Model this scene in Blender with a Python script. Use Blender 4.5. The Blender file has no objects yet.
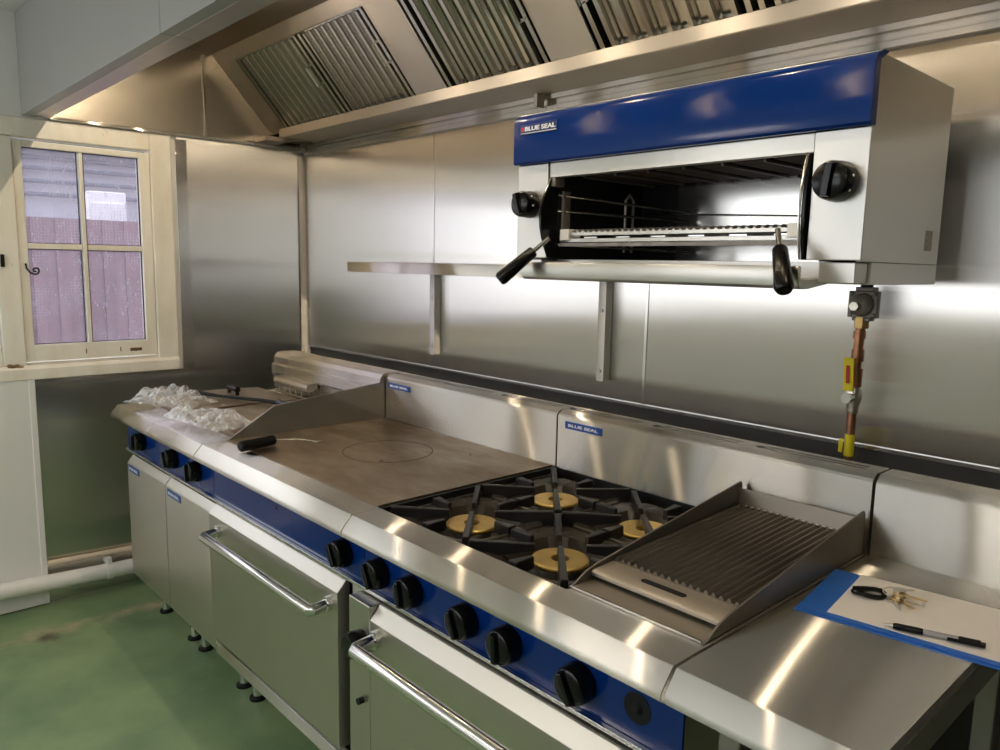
import bpy, bmesh, math, random
from mathutils import Vector, Matrix, noise

scene = bpy.context.scene
col = scene.collection
R = math.radians
V = Vector
random.seed(7)

# ------------------------------------------------------------------ materials
MATS = {}
def new_mat(name):
    m = bpy.data.materials.new(name)
    m.use_nodes = True
    nt = m.node_tree
    for n in list(nt.nodes):
        nt.nodes.remove(n)
    out = nt.nodes.new('ShaderNodeOutputMaterial')
    b = nt.nodes.new('ShaderNodeBsdfPrincipled')
    nt.links.new(b.outputs[0], out.inputs[0])
    MATS[name] = m
    return m, nt, b, out

def ramp(nt, src, a, b, ca, cb):
    r = nt.nodes.new('ShaderNodeValToRGB')
    r.color_ramp.elements[0].position = a
    r.color_ramp.elements[1].position = b
    r.color_ramp.elements[0].color = (*ca, 1)
    r.color_ramp.elements[1].color = (*cb, 1)
    nt.links.new(src, r.inputs[0])
    return r

def mapr(nt, src, a, b, c, d):
    r = nt.nodes.new('ShaderNodeMapRange')
    r.inputs[1].default_value = a; r.inputs[2].default_value = b
    r.inputs[3].default_value = c; r.inputs[4].default_value = d
    nt.links.new(src, r.inputs[0])
    return r.outputs[0]

def tex_noise(nt, scale, detail=3, stretch=(1, 1, 1), rough=.5):
    tc = nt.nodes.new('ShaderNodeTexCoord')
    mp = nt.nodes.new('ShaderNodeMapping')
    mp.inputs['Scale'].default_value = stretch
    nt.links.new(tc.outputs['Object'], mp.inputs['Vector'])
    n = nt.nodes.new('ShaderNodeTexNoise')
    n.inputs['Scale'].default_value = scale
    n.inputs['Detail'].default_value = detail
    n.inputs['Roughness'].default_value = rough
    nt.links.new(mp.outputs[0], n.inputs['Vector'])
    return n

def simple(name, color, rough=.5, metal=0, spec=.5, noise_amt=0, nscale=20, coat=0):
    m, nt, b, out = new_mat(name)
    b.inputs['Base Color'].default_value = (*color, 1)
    b.inputs['Roughness'].default_value = rough
    b.inputs['Metallic'].default_value = metal
    b.inputs['Specular IOR Level'].default_value = spec
    b.inputs['Coat Weight'].default_value = coat
    n = tex_noise(nt, nscale, 4)
    k = noise_amt
    r = ramp(nt, n.outputs['Fac'], .3, .7, [c * (1 - k) for c in color], [min(1, c * (1 + k)) for c in color])
    nt.links.new(r.outputs[0], b.inputs['Base Color'])
    return m

def steel(name, color=(.62, .585, .53), brush=(1, .01, .01), along=.03, across=.35, var=.04):
    """Brushed stainless: `brush` is the grain direction; the finish scatters widely across it, little along it."""
    m = bpy.data.materials.new(name); m.use_nodes = True
    nt = m.node_tree
    for n in list(nt.nodes): nt.nodes.remove(n)
    out = nt.nodes.new('ShaderNodeOutputMaterial')
    g = nt.nodes.new('ShaderNodeBsdfAnisotropic')
    nt.links.new(g.outputs[0], out.inputs[0])
    g.distribution = 'GGX'
    g.inputs['Roughness'].default_value = math.sqrt(math.sqrt(along * across))
    g.inputs['Anisotropy'].default_value = 1 - math.sqrt(along / across)
    tv = nt.nodes.new('ShaderNodeCombineXYZ')
    for i in range(3): tv.inputs[i].default_value = brush[i]
    nt.links.new(tv.outputs[0], g.inputs['Tangent'])
    cloud = tex_noise(nt, 3, 4)
    r = ramp(nt, cloud.outputs['Fac'], .3, .7, [c * (1 - var) for c in color], [min(1, c * (1 + var)) for c in color])
    nt.links.new(r.outputs[0], g.inputs['Color'])
    return m

BX, BZ, BY = (1, .012, .017), (.012, .017, 1), (.012, 1, .017)
M_BENCH = steel('bench_steel', (.68, .635, .565), BX, .0045, .40, .02)
M_DOOR = steel('door_steel', (.64, .61, .55), BZ, .12, .20, .02)
M_WALL = steel('wall_steel', (.72, .70, .665), BZ, .012, .22, .012)
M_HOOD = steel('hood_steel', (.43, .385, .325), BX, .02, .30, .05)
M_BLANK = steel('blank_panel_steel', (.60, .555, .49), BX, .08, .35, .06)
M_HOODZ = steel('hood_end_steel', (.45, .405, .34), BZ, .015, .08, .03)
M_FILTER = steel('filter_steel', (.66, .64, .58), (0.012, -.666, .746), .03, .06, .03)
M_SAL = steel('salamander_steel', (.70, .685, .65), BX, .06, .22, .015)
M_SHEET = steel('bright_steel', (.76, .745, .71), BX, .02, .035, .01)
M_CHROME = simple('polished_steel', (.75, .74, .72), .18, 1, noise_amt=.03)
M_DARKSTEEL = steel('griddle_steel', (.30, .275, .245), BX, .10, .25, .08)
M_RIB = steel('ribbed_steel', (.27, .24, .205), BY, .12, .22, .10)
M_LEDGE = steel('worn_ledge_steel', (.47, .42, .35), BX, .10, .25, .08)

def target_plate():
    m, nt, b, out = new_mat('target_plate_steel')
    b.inputs['Metallic'].default_value = 1
    b.inputs['Anisotropic'].default_value = .6
    tv = nt.nodes.new('ShaderNodeCombineXYZ')
    for i, t in enumerate((.05, 1, .05)): tv.inputs[i].default_value = t
    nt.links.new(tv.outputs[0], b.inputs['Tangent'])
    n = tex_noise(nt, 5, 6, (1, 2.2, 1), .6)
    g = tex_noise(nt, 30, 3, (1, 10, 1))
    r = ramp(nt, n.outputs['Fac'], .25, .75, (.24, .178, .115), (.43, .345, .25))
    mx = nt.nodes.new('ShaderNodeMixRGB'); mx.blend_type = 'MULTIPLY'; mx.inputs[0].default_value = .5
    r2 = ramp(nt, g.outputs['Fac'], .3, .7, (.65, .62, .58), (1, 1, 1))
    nt.links.new(r.outputs[0], mx.inputs[1]); nt.links.new(r2.outputs[0], mx.inputs[2])
    nt.links.new(mx.outputs[0], b.inputs['Base Color'])
    nt.links.new(mapr(nt, n.outputs['Fac'], .3, .7, .46, .33), b.inputs['Roughness'])
    return m
M_TARGET = target_plate()

M_BLUE = simple('blue_enamel', (.0015, .024, .150), .12, 0, .34, .03, 6)
M_BADGE = simple('badge_blue', (.01, .07, .32), .3, 0, .5, .03)
M_BADGEDK = simple('badge_dark_blue', (.012, .03, .16), .3, 0, .5, .03)
M_WHITEINK = simple('white_ink', (.85, .85, .85), .5)
M_REDINK = simple('red_ink', (.5, .03, .03), .5)
M_GREYINK = simple('grey_ink', (.3, .3, .3), .6)
M_BLACK = simple('black_plastic', (.004, .004, .0045), .18, 0, .32, .1)
M_MATTBLACK = simple('matt_black', (.006, .006, .006), .6, 0, .3)
M_IRON = simple('cast_iron', (.010, .009, .008), .36, 0, .42, .25, 60)
M_BOWL = simple('enamel_bowl', (.050, .041, .032), .26, 0, .55, .2, 14)
M_BRASS = simple('brass_burner', (.98, .66, .22), .38, 1, .5, .10, 30)
M_BRASSFIT = simple('brass_fitting', (.50, .33, .13), .38, 1, .5, .15, 40)
M_COPPER = simple('copper_pipe', (.42, .20, .11), .36, 1, .5, .25, 25)
M_REG = simple('cast_grey_metal', (.21, .19, .17), .45, .6, .5, .2, 40)
M_YELLOW = simple('yellow_plastic', (.83, .68, .02), .4, 0, .5, .06)
M_WHITEWALL = simple('white_wall_paint', (.80, .79, .76), .6, 0, .3, .02, 6)
M_BOARD = simple('white_wall_board', (.83, .82, .80), .4, 0, .4, .015, 4)
M_CEIL = simple('ceiling_white', (.78, .77, .74), .8, 0, .2, .02, 8)
M_PVC = simple('white_pvc', (.86, .84, .80), .35, 0, .5, .03)
M_CREAMPIPE = simple('cream_painted_pipe', (.72, .60, .46), .45, 0, .4, .06)
M_SKIRT = simple('grey_painted_panel', (.37, .37, .36), .4, .0, .4, .02, 4)
M_SKIRTEDGE = simple('skirt_edge_steel', (.55, .50, .49), .38, .6, .5, .04)
M_CLIP = simple('blue_clipboard', (.02, .14, .56), .42, 0, .5, .04)
M_PAPER = simple('white_paper', (.84, .80, .77), .7, 0, .2, .015)
M_KEY = simple('nickel_key', (.66, .61, .52), .28, 1, .5, .1)
M_BRASSKEY = simple('brass_key', (.72, .52, .26), .3, 1, .5, .1)
M_CLEAR = simple('pen_clear_grey', (.34, .33, .34), .2, 0, .5, .08)
M_CORD = simple('dark_blue_cord', (.012, .014, .035), .45, 0, .4, .1)
M_FENCE = None

def wood_cream():
    m, nt, b, out = new_mat('cream_window_paint')
    n = tex_noise(nt, 9, 6, (1, 1, .35), .6)
    r = ramp(nt, n.outputs['Fac'], .30, .62, (.80, .74, .61), (.92, .88, .80))
    n2 = tex_noise(nt, 9, 8, (1, 1, 1), .72)
    r2 = ramp(nt, n2.outputs['Fac'], .665, .70, (0, 0, 0), (1, 1, 1))
    mx = nt.nodes.new('ShaderNodeMixRGB')
    mx.inputs[2].default_value = (.30, .19, .08, 1)
    nt.links.new(r2.outputs[0], mx.inputs[0]); nt.links.new(r.outputs[0], mx.inputs[1])
    nt.links.new(mx.outputs[0], b.inputs['Base Color'])
    b.inputs['Roughness'].default_value = .5
    return m
M_CREAM = wood_cream()

def floor_mat():
    m, nt, b, out = new_mat('green_floor_paint')
    tc = nt.nodes.new('ShaderNodeTexCoord')
    sep = nt.nodes.new('ShaderNodeSeparateXYZ')
    nt.links.new(tc.outputs['Object'], sep.inputs[0])
    n = tex_noise(nt, 3.5, 6)
    r = ramp(nt, n.outputs['Fac'], .3, .7, (.135, .225, .112), (.255, .345, .165))
    sp = tex_noise(nt, 160, 2)
    r2 = ramp(nt, sp.outputs['Fac'], .62, .70, (0, 0, 0), (.35, .35, .35))
    mx = nt.nodes.new('ShaderNodeMixRGB'); mx.inputs[2].default_value = (.30, .36, .26, 1)
    nt.links.new(r2.outputs[0], mx.inputs[0]); nt.links.new(r.outputs[0], mx.inputs[1])
    # pale dirty scum line left along the wall at x = -1.85
    nw = tex_noise(nt, 6, 4)
    wob = mapr(nt, nw.outputs['Fac'], .3, .7, -.05, .05)
    ad = nt.nodes.new('ShaderNodeMath'); ad.operation = 'ADD'
    nt.links.new(sep.outputs[0], ad.inputs[0]); nt.links.new(wob, ad.inputs[1])
    a2 = nt.nodes.new('ShaderNodeMath'); a2.operation = 'ADD'; a2.inputs[1].default_value = 1.84
    nt.links.new(ad.outputs[0], a2.inputs[0])
    ab = nt.nodes.new('ShaderNodeMath'); ab.operation = 'ABSOLUTE'
    nt.links.new(a2.outputs[0], ab.inputs[0])
    band = mapr(nt, ab.outputs[0], .01, .07, .95, 0)
    nd = tex_noise(nt, 14, 6, (1, 1, 1), .7)
    br = mapr(nt, nd.outputs['Fac'], .38, .62, .15, 1)
    mu = nt.nodes.new('ShaderNodeMath'); mu.operation = 'MULTIPLY'
    nt.links.new(band, mu.inputs[0]); nt.links.new(br, mu.inputs[1])
    mx2 = nt.nodes.new('ShaderNodeMixRGB'); mx2.inputs[2].default_value = (.42, .36, .23, 1)
    nt.links.new(mu.outputs[0], mx2.inputs[0]); nt.links.new(mx.outputs[0], mx2.inputs[1])
    # small brown grease spot
    vd = nt.nodes.new('ShaderNodeVectorMath'); vd.operation = 'DISTANCE'
    vd.inputs[1].default_value = (-1.80, -1.36, 0)
    wp = nt.nodes.new('ShaderNodeVectorMath'); wp.operation = 'ADD'
    sc = nt.nodes.new('ShaderNodeVectorMath'); sc.operation = 'SCALE'; sc.inputs['Scale'].default_value = .09
    nt.links.new(nd.outputs['Color'], sc.inputs[0])
    nt.links.new(tc.outputs['Object'], wp.inputs[0]); nt.links.new(sc.outputs[0], wp.inputs[1])
    sb = nt.nodes.new('ShaderNodeVectorMath'); sb.operation = 'SUBTRACT'; sb.inputs[1].default_value = (.045, .045, .045)
    nt.links.new(wp.outputs[0], sb.inputs[0]); nt.links.new(sb.outputs[0], vd.inputs[0])
    spot = mapr(nt, vd.outputs['Value'], .015, .05, .9, 0)
    mx3 = nt.nodes.new('ShaderNodeMixRGB'); mx3.inputs[2].default_value = (.055, .04, .02, 1)
    nt.links.new(spot, mx3.inputs[0]); nt.links.new(mx2.outputs[0], mx3.inputs[1])
    nt.links.new(mx3.outputs[0], b.inputs['Base Color'])
    nt.links.new(mapr(nt, n.outputs['Fac'], .3, .7, .5, .34), b.inputs['Roughness'])
    bp = nt.nodes.new('ShaderNodeBump'); bp.inputs['Strength'].default_value = .25; bp.inputs['Distance'].default_value = .002
    nt.links.new(sp.outputs['Fac'], bp.inputs['Height']); nt.links.new(bp.outputs[0], b.inputs['Normal'])
    return m
M_FLOOR = floor_mat()

def glass_mat():
    """Dirty wired window glass: mostly see-through, with a pale film, specks and a fine wire grid."""
    m, nt, b, out = new_mat('dirty_wired_glass')
    tr = nt.nodes.new('ShaderNodeBsdfTransparent'); tr.inputs[0].default_value = (.90, .88, .96, 1)
    b.inputs['Base Color'].default_value = (.58, .57, .64, 1)
    b.inputs['Roughness'].default_value = .35
    tl = nt.nodes.new('ShaderNodeBsdfTranslucent'); tl.inputs[0].default_value = (.66, .64, .76, 1)
    film = nt.nodes.new('ShaderNodeMixShader'); film.inputs[0].default_value = .5
    nt.links.new(b.outputs[0], film.inputs[1]); nt.links.new(tl.outputs[0], film.inputs[2])
    tc = nt.nodes.new('ShaderNodeTexCoord')
    sep = nt.nodes.new('ShaderNodeSeparateXYZ'); nt.links.new(tc.outputs['Object'], sep.inputs[0])
    facs = []
    for i in (1, 2):
        mu = nt.nodes.new('ShaderNodeMath'); mu.operation = 'MULTIPLY'; mu.inputs[1].default_value = 80
        nt.links.new(sep.outputs[i], mu.inputs[0])
        fr = nt.nodes.new('ShaderNodeMath'); fr.operation = 'FRACT'; nt.links.new(mu.outputs[0], fr.inputs[0])
        lt = nt.nodes.new('ShaderNodeMath'); lt.operation = 'LESS_THAN'; lt.inputs[1].default_value = .10
        nt.links.new(fr.outputs[0], lt.inputs[0]); facs.append(lt.outputs[0])
    mxm = nt.nodes.new('ShaderNodeMath'); mxm.operation = 'MAXIMUM'
    nt.links.new(facs[0], mxm.inputs[0]); nt.links.new(facs[1], mxm.inputs[1])
    wire = nt.nodes.new('ShaderNodeMath'); wire.operation = 'MULTIPLY'; wire.inputs[1].default_value = .09
    nt.links.new(mxm.outputs[0], wire.inputs[0])
    sp = tex_noise(nt, 55, 6, (1, 1, .5), .7)
    spk = mapr(nt, sp.outputs['Fac'], .60, .72, 0, .55)
    cl = tex_noise(nt, 6, 4)
    clf = mapr(nt, cl.outputs['Fac'], .3, .7, .14, .30)
    a = nt.nodes.new('ShaderNodeMath'); a.operation = 'ADD'; nt.links.new(spk, a.inputs[0]); nt.links.new(clf, a.inputs[1])
    a2 = nt.nodes.new('ShaderNodeMath'); a2.operation = 'ADD'; a2.use_clamp = True
    nt.links.new(a.outputs[0], a2.inputs[0]); nt.links.new(wire.outputs[0], a2.inputs[1])
    mix = nt.nodes.new('ShaderNodeMixShader')
    nt.links.new(a2.outputs[0], mix.inputs[0]); nt.links.new(tr.outputs[0], mix.inputs[1]); nt.links.new(film.outputs[0], mix.inputs[2])
    nt.links.new(mix.outputs[0], out.inputs[0])
    return m
M_GLASS = glass_mat()

def plastic_film():
    m, nt, b, out = new_mat('clear_plastic_film')
    b.inputs['Base Color'].default_value = (.86, .86, .87, 1)
    b.inputs['Roughness'].default_value = .14
    b.inputs['Specular IOR Level'].default_value = .9
    tr = nt.nodes.new('ShaderNodeBsdfTransparent')
    lw = nt.nodes.new('ShaderNodeLayerWeight'); lw.inputs[0].default_value = .45
    n = tex_noise(nt, 30, 4)
    a = mapr(nt, lw.outputs['Facing'], 0, 1, .10, .65)
    bb = mapr(nt, n.outputs['Fac'], .5, .66, 0, .28)
    ad = nt.nodes.new('ShaderNodeMath'); ad.operation = 'ADD'; ad.use_clamp = True
    nt.links.new(a, ad.inputs[0]); nt.links.new(bb, ad.inputs[1])
    mix = nt.nodes.new('ShaderNodeMixShader')
    nt.links.new(ad.outputs[0], mix.inputs[0]); nt.links.new(tr.outputs[0], mix.inputs[1]); nt.links.new(b.outputs[0], mix.inputs[2])
    nt.links.new(mix.outputs[0], out.inputs[0])
    return m
M_FILM = plastic_film()

def planks(name, ca, cb, scale):
    m, nt, b, out = new_mat(name)
    tc = nt.nodes.new('ShaderNodeTexCoord')
    mp = nt.nodes.new('ShaderNodeMapping'); mp.inputs['Scale'].default_value = (scale, scale, .6)
    nt.links.new(tc.outputs['Object'], mp.inputs[0])
    n = nt.nodes.new('ShaderNodeTexNoise'); n.inputs['Scale'].default_value = 2; n.inputs['Detail'].default_value = 5
    nt.links.new(mp.outputs[0], n.inputs['Vector'])
    r = ramp(nt, n.outputs['Fac'], .3, .7, ca, cb)
    nt.links.new(r.outputs[0], b.inputs['Base Color']); b.inputs['Roughness'].default_value = .8
    return m
M_FENCE = planks('red_brown_fence', (.15, .075, .078), (.27, .15, .148), 8)
M_OUTGREY = simple('outside_render', (.46, .46, .47), .8, noise_amt=.1, nscale=3)
M_OUTROOF = simple('outside_slate', (.12, .14, .17), .6, noise_amt=.25, nscale=5)
M_OUTRED = simple('outside_red_roof', (.30, .17, .15), .8, noise_amt=.15, nscale=5)
M_OUTWHITE = simple('outside_white_unit', (.85, .85, .83), .6, noise_amt=.02)
M_OUTGROUND = simple('outside_paving', (.30, .29, .27), .9, noise_amt=.2, nscale=4)

def emit(name, color, strength):
    m, nt, b, out = new_mat(name)
    b.inputs['Base Color'].default_value = (.8, .8, .8, 1)
    b.inputs['Emission Color'].default_value = (*color, 1)
    b.inputs['Emission Strength'].default_value = strength
    return m
M_LAMP = emit('hood_lamp_glow', (1, .83, .60), 3000)
M_FILL = emit('fill_panel_glow', (1, .92, .82), 13)

# ------------------------------------------------------------------ mesh builder
class MB:
    def __init__(self):
        self.bm = bmesh.new()
        self.mi = 0
    def _f(self, vs):
        try:
            f = self.bm.faces.new(vs); f.material_index = self.mi; return f
        except ValueError:
            return None
    def hull(self, lower, upper):
        """closed solid from two matching rings of points"""
        a = [self.bm.verts.new(p) for p in lower]; b = [self.bm.verts.new(p) for p in upper]
        n = len(a)
        self._f(a[::-1]); self._f(b)
        for i in range(n):
            j = (i + 1) % n
            self._f((a[i], a[j], b[j], b[i]))
    def box(self, x0, x1, y0, y1, z0, z1):
        self.hull([(x0, y0, z0), (x1, y0, z0), (x1, y1, z0), (x0, y1, z0)],
                  [(x0, y0, z1), (x1, y0, z1), (x1, y1, z1), (x0, y1, z1)])
        return self
    def prism(self, prof, a, b, axis='x'):
        """profile extruded along an axis; profile coords are the two other axes in xyz order"""
        def P(u, v, t):
            return {'x': (t, u, v), 'y': (u, t, v), 'z': (u, v, t)}[axis]
        self.hull([P(u, v, a) for u, v in prof], [P(u, v, b) for u, v in prof])
        return self
    def obox(self, c, ax, ay, az, hx, hy, hz):
        """box about centre c with half sizes along given axes"""
        c = V(c); X = V(ax).normalized() * hx; Y = V(ay).normalized() * hy; Z = V(az).normalized() * hz
        self.hull([c - X - Y - Z, c + X - Y - Z, c + X + Y - Z, c - X + Y - Z],
                  [c - X - Y + Z, c + X - Y + Z, c + X + Y + Z, c - X + Y + Z])
        return self
    def tube(self, path, r, n=14, closed=False, caps=True):
        path = [V(p) for p in path]
        rs = r if isinstance(r, (list, tuple)) else [r] * len(path)
        m = len(path); rings = []
        prev = None
        for i, p in enumerate(path):
            if closed:
                t = path[(i + 1) % m] - path[i - 1]
            else:
                t = (path[min(i + 1, m - 1)] - path[max(i - 1, 0)])
            t.normalize()
            if prev is None:
                up = V((0, 0, 1)) if abs(t.z) < .9 else V((0, 1, 0))
                s = t.cross(up).normalized()
            else:
                s = prev - t * prev.dot(t)
                s = s.normalized() if s.length > 1e-6 else t.orthogonal().normalized()
            prev = s; w = t.cross(s)
            k = 1.0
            if 0 < i < m - 1:
                a = (path[i] - path[i - 1]).normalized(); bb = (path[i + 1] - path[i]).normalized()
                k = 1 / max(.6, math.sqrt(max(.01, (1 + a.dot(bb)) / 2)))
            rings.append([self.bm.verts.new(p + (s * math.cos(2 * math.pi * q / n) + w * math.sin(2 * math.pi * q / n)) * rs[i]) for q in range(n)])
        for i in range(m if closed else m - 1):
            A, B = rings[i], rings[(i + 1) % m]
            for q in range(n):
                self._f((A[q], A[(q + 1) % n], B[(q + 1) % n], B[q]))
        if caps and not closed:
            self._f(rings[0][::-1]); self._f(rings[-1])
        return self
    def cyl(self, p0, p1, r0, r1=None, n=28):
        return self.tube([p0, p1], [r0, r0 if r1 is None else r1], n)
    def lathe(self, prof, c, axis=(0, 0, 1), n=32, closed=True):
        """prof: list of (radius, height along axis); rings, closed loop if closed"""
        c = V(c); Z = V(axis).normalized(); X = Z.orthogonal().normalized(); Y = Z.cross(X)
        rings = []
        for r, h in prof:
            if r < 1e-6:
                rings.append([self.bm.verts.new(c + Z * h)])
            else:
                rings.append([self.bm.verts.new(c + Z * h + (X * math.cos(2 * math.pi * q / n) + Y * math.sin(2 * math.pi * q / n)) * r) for q in range(n)])
        k = len(rings)
        for i in range(k if closed else k - 1):
            A, B = rings[i], rings[(i + 1) % k]
            for q in range(n):
                q2 = (q + 1) % n
                if len(A) == 1 and len(B) == 1: break
                if len(A) == 1: self._f((A[0], B[q2], B[q]))
                elif len(B) == 1: self._f((A[q], A[q2], B[0]))
                else: self._f((A[q], A[q2], B[q2], B[q]))
        return self
    def sphere(self, c, r, sx=1, sy=1, sz=1, n=16):
        m = Matrix.Translation(V(c)) @ Matrix.Diagonal((r * sx, r * sy, r * sz, 1))
        res = bmesh.ops.create_uvsphere(self.bm, u_segments=n, v_segments=n // 2 + 2, radius=1, matrix=m)
        for v in res['verts']:
            for f in v.link_faces: f.material_index = self.mi
        return self
    def grid(self, nu, nv, fn):
        vs = [[self.bm.verts.new(fn(u / nu, v / nv)) for v in range(nv + 1)] for u in range(nu + 1)]
        for u in range(nu):
            for v in range(nv):
                self._f((vs[u][v], vs[u + 1][v], vs[u + 1][v + 1], vs[u][v + 1]))
        return self
    def build(self, name, mats, parent=None, bevel=0, seg=2, angle=35, solid=0, recalc=True):
        if recalc:
            bmesh.ops.recalc_face_normals(self.bm, faces=self.bm.faces[:])
        me = bpy.data.meshes.new(name)
        if parent is not None:
            bmesh.ops.translate(self.bm, verts=self.bm.verts[:], vec=-root_loc(parent))
        self.bm.to_mesh(me); self.bm.free()
        if not isinstance(mats, (list, tuple)): mats = [mats]
        for m in mats: me.materials.append(m)
        for p in me.polygons: p.use_smooth = True
        me.set_sharp_from_angle(angle=R(angle))
        o = bpy.data.objects.new(name, me)
        col.objects.link(o)
        if parent is not None: o.parent = parent
        if bevel:
            b = o.modifiers.new('Bevel', 'BEVEL'); b.width = bevel; b.segments = seg
            b.limit_method = 'ANGLE'; b.angle_limit = R(40); b.harden_normals = True
        if solid:
            s = o.modifiers.new('Solidify', 'SOLIDIFY'); s.thickness = solid; s.offset = 0
        return o

def root_loc(o):
    l = V((0, 0, 0))
    while o is not None:
        l += o.location; o = o.parent
    return l

def tag(o, label=None, cat=None, group=None, kind=None):
    if label: o['label'] = label
    if cat: o['category'] = cat
    if group: o['group'] = group
    if kind: o['kind'] = kind
    return o

def thing(name, label, cat, loc, group=None, kind=None):
    o = bpy.data.objects.new(name, None); col.objects.link(o)
    o.empty_display_size = .1
    o.location = loc
    return tag(o, label, cat, group, kind)

def struct(o, label=None, cat=None):
    return tag(o, label, cat, kind='structure')

def text_into(mb, text, origin, xdir, ydir, height, mi, depth=.0006, width=None, shear=0.0):
    """lettering appended to a builder, standing on `origin` with the given directions"""
    cu = bpy.data.curves.new('lettering', 'FONT')
    cu.body = text; cu.size = 1; cu.shear = shear
    cu.extrude = .02; cu.offset = .028
    cu.resolution_u = 3
    ob = bpy.data.objects.new('lettering', cu); col.objects.link(ob)
    dg = bpy.context.evaluated_depsgraph_get()
    me = bpy.data.meshes.new_from_object(ob.evaluated_get(dg))
    xs = [v.co.x for v in me.vertices]; x0, x1 = min(xs), max(xs)
    ys = [v.co.y for v in me.vertices]; y0, y1 = min(ys), max(ys)
    sy = height / (y1 - y0); sx = (width / (x1 - x0)) if width else sy
    X = V(xdir).normalized(); Y = V(ydir).normalized(); Z = X.cross(Y)
    for v in me.vertices:
        c = v.co.copy()
        v.co = V(origin) + X * (c.x - x0) * sx + Y * (c.y - y0) * sy + Z * (depth if c.z > 0 else 0)
    nb = len(mb.bm.faces)
    mb.bm.from_mesh(me)
    mb.bm.faces.ensure_lookup_table()
    for f in mb.bm.faces[nb:]: f.material_index = mi
    bpy.data.objects.remove(ob); bpy.data.curves.remove(cu); bpy.data.meshes.remove(me)

# ------------------------------------------------------------------ key dimensions
XW = -2.156          # left wall face
ZB = .915            # bench height
YS = -.372           # splashback face
YP = -1.0365         # blue control panel face
XU = [-1.765, -1.333, -.896, 0.0, .900, 1.193]     # unit boundaries left to right

# ------------------------------------------------------------------ room
mb = MB(); mb.box(-2.6, 3.4, -4.4, .3, -.12, 0)
struct(mb.build('floor', M_FLOOR), 'green painted kitchen floor', 'floor')
mb = MB(); mb.box(-2.6, 3.4, -4.4, .3, 2.452, 2.6)
struct(mb.build('ceiling', M_CEIL), 'white ceiling', 'ceiling')
mb = MB(); mb.box(-2.36, 3.4, .0, .2, 0, 2.452)
struct(mb.build('wall_back', simple('wall_shade_tone', (.055, .052, .047), .6, noise_amt=.15, nscale=5)), 'steel lined back wall', 'wall')  # base colour darkened to stand for the dark reflection behind the cookers
mb = MB(); mb.box(3.2, 3.4, -4.2, 0, 0, 2.452)
struct(mb.build('wall_right', simple('wall_dark_reflection', (.14, .135, .125), .6, noise_amt=.03, nscale=5)), 'right wall, darkened to dim reflections in the steel', 'wall')  # unseen wall, coloured dark to dim the reflections in the steel
# wall behind the photographer, with an opening added for fill light and bright reflections
mb = MB()
FX0, FX1, FZ0, FZ1 = -2.1, 1.2, 1.15, 2.32
mb.box(-2.36, FX0, -4.4, -4.2, 0, 2.452).box(FX1, 3.4, -4.4, -4.2, 0, 2.452)
mb.box(FX0, FX1, -4.4, -4.2, 0, FZ0).box(FX0, FX1, -4.4, -4.2, FZ1, 2.452)
struct(mb.build('wall_front', M_WHITEWALL), 'white front wall with an added opening for fill light', 'wall')
w2 = thing('fill_opening', 'added unseen opening in the front wall for fill daylight', 'window', ((FX0 + FX1) / 2, -4.3, FZ0), kind='structure')
mb = MB()
for x in (FX0, FX0 + (FX1 - FX0) / 3 - .03, FX0 + 2 * (FX1 - FX0) / 3 - .03, FX1 - .06): mb.box(x, x + .06, -4.33, -4.27, FZ0, FZ1)
mb.box(FX0 + .06, FX1 - .06, -4.328, -4.272, FZ0, FZ0 + .06).box(FX0 + .06, FX1 - .06, -4.328, -4.272, FZ1 - .06, FZ1)
mb.build('window_frame', M_WHITEWALL, w2)

# left wall, with the window opening
WY0, WY1, WZ0, WZ1 = -3.3, -.695, .995, 2.045
mb = MB()
mb.box(-2.36, XW, -4.4, WY0, 0, 2.452).box(-2.36, XW, WY1, 0, 0, 2.452)
mb.box(-2.36, XW, WY0, WY1, 0, WZ0).box(-2.36, XW, WY0, WY1, WZ1, 2.452)
struct(mb.build('wall_left', M_WHITEWALL), 'white left wall', 'wall')

# steel lining sheets and cover strips
t = 0
def trim(mb, mat, label, bevel=0):
    global t
    t += 1
    return struct(mb.build('trim_%d' % t, mat, bevel=bevel), label, 'wall lining')
trim(MB().box(XW, XW + .006, -.655, -.001, .93, 2.05), M_WALL, 'steel sheet on left wall beside the window')
trim(MB().box(XW, XW + .004, -1.285, -.001, .0, .985), M_WALL, 'steel sheet on left wall under the window')
trim(MB().box(XW + .006, XW + .009, -.612, -.058, .985, 2.03), M_WALL, 'raised steel panel right of the window')
trim(MB().box(XW + .006, XW + .012, -.665, -.61, .985, 2.04), M_CHROME, 'steel cover strip beside window', .002)
trim(MB().box(XW + .001, XW + .012, -1.29, -.60, .972, .988), M_CHROME, 'steel edge strip under window', .002)
trim(MB().prism([(XW + .012, -.05), (XW + .012, -.011), (XW + .034, -.011), (XW + .034, -.014), (XW + .016, -.014), (XW + .016, -.05)], .93, 2.03, 'z'), M_BENCH, 'steel corner angle')
for a, b in ((XW + .02, -1.068), (-1.064, .034), (.038, 1.42), (1.424, 3.19)):
    trim(MB().box(a, b, -.010, -.001, 1.062, 2.035), M_WALL, 'brushed steel sheet on back wall', .001)
trim(MB().box(-1.0700, -1.0620, -.0125, -.0095, 1.062, 2.035), M_CHROME, 'steel joint strip left on back wall')
trim(MB().box(.031, .041, -.0125, -.0095, 1.062, 1.46), M_CHROME, 'steel joint strip middle of back wall')
trim(MB().box(XW + .02, 3.19, -.016, -.0102, 1.056, 1.066), M_CHROME, 'steel bottom edge of wall lining')
trim(MB().box(XW, XW + .022, -3.6, -1.288, 0.004, .992), M_BOARD, 'white wall board under window', .002)
trim(MB().box(XW, XW + .026, -1.306, -1.282, 0.004, .994), M_BOARD, 'white edge strip of wall board', .003)

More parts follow.
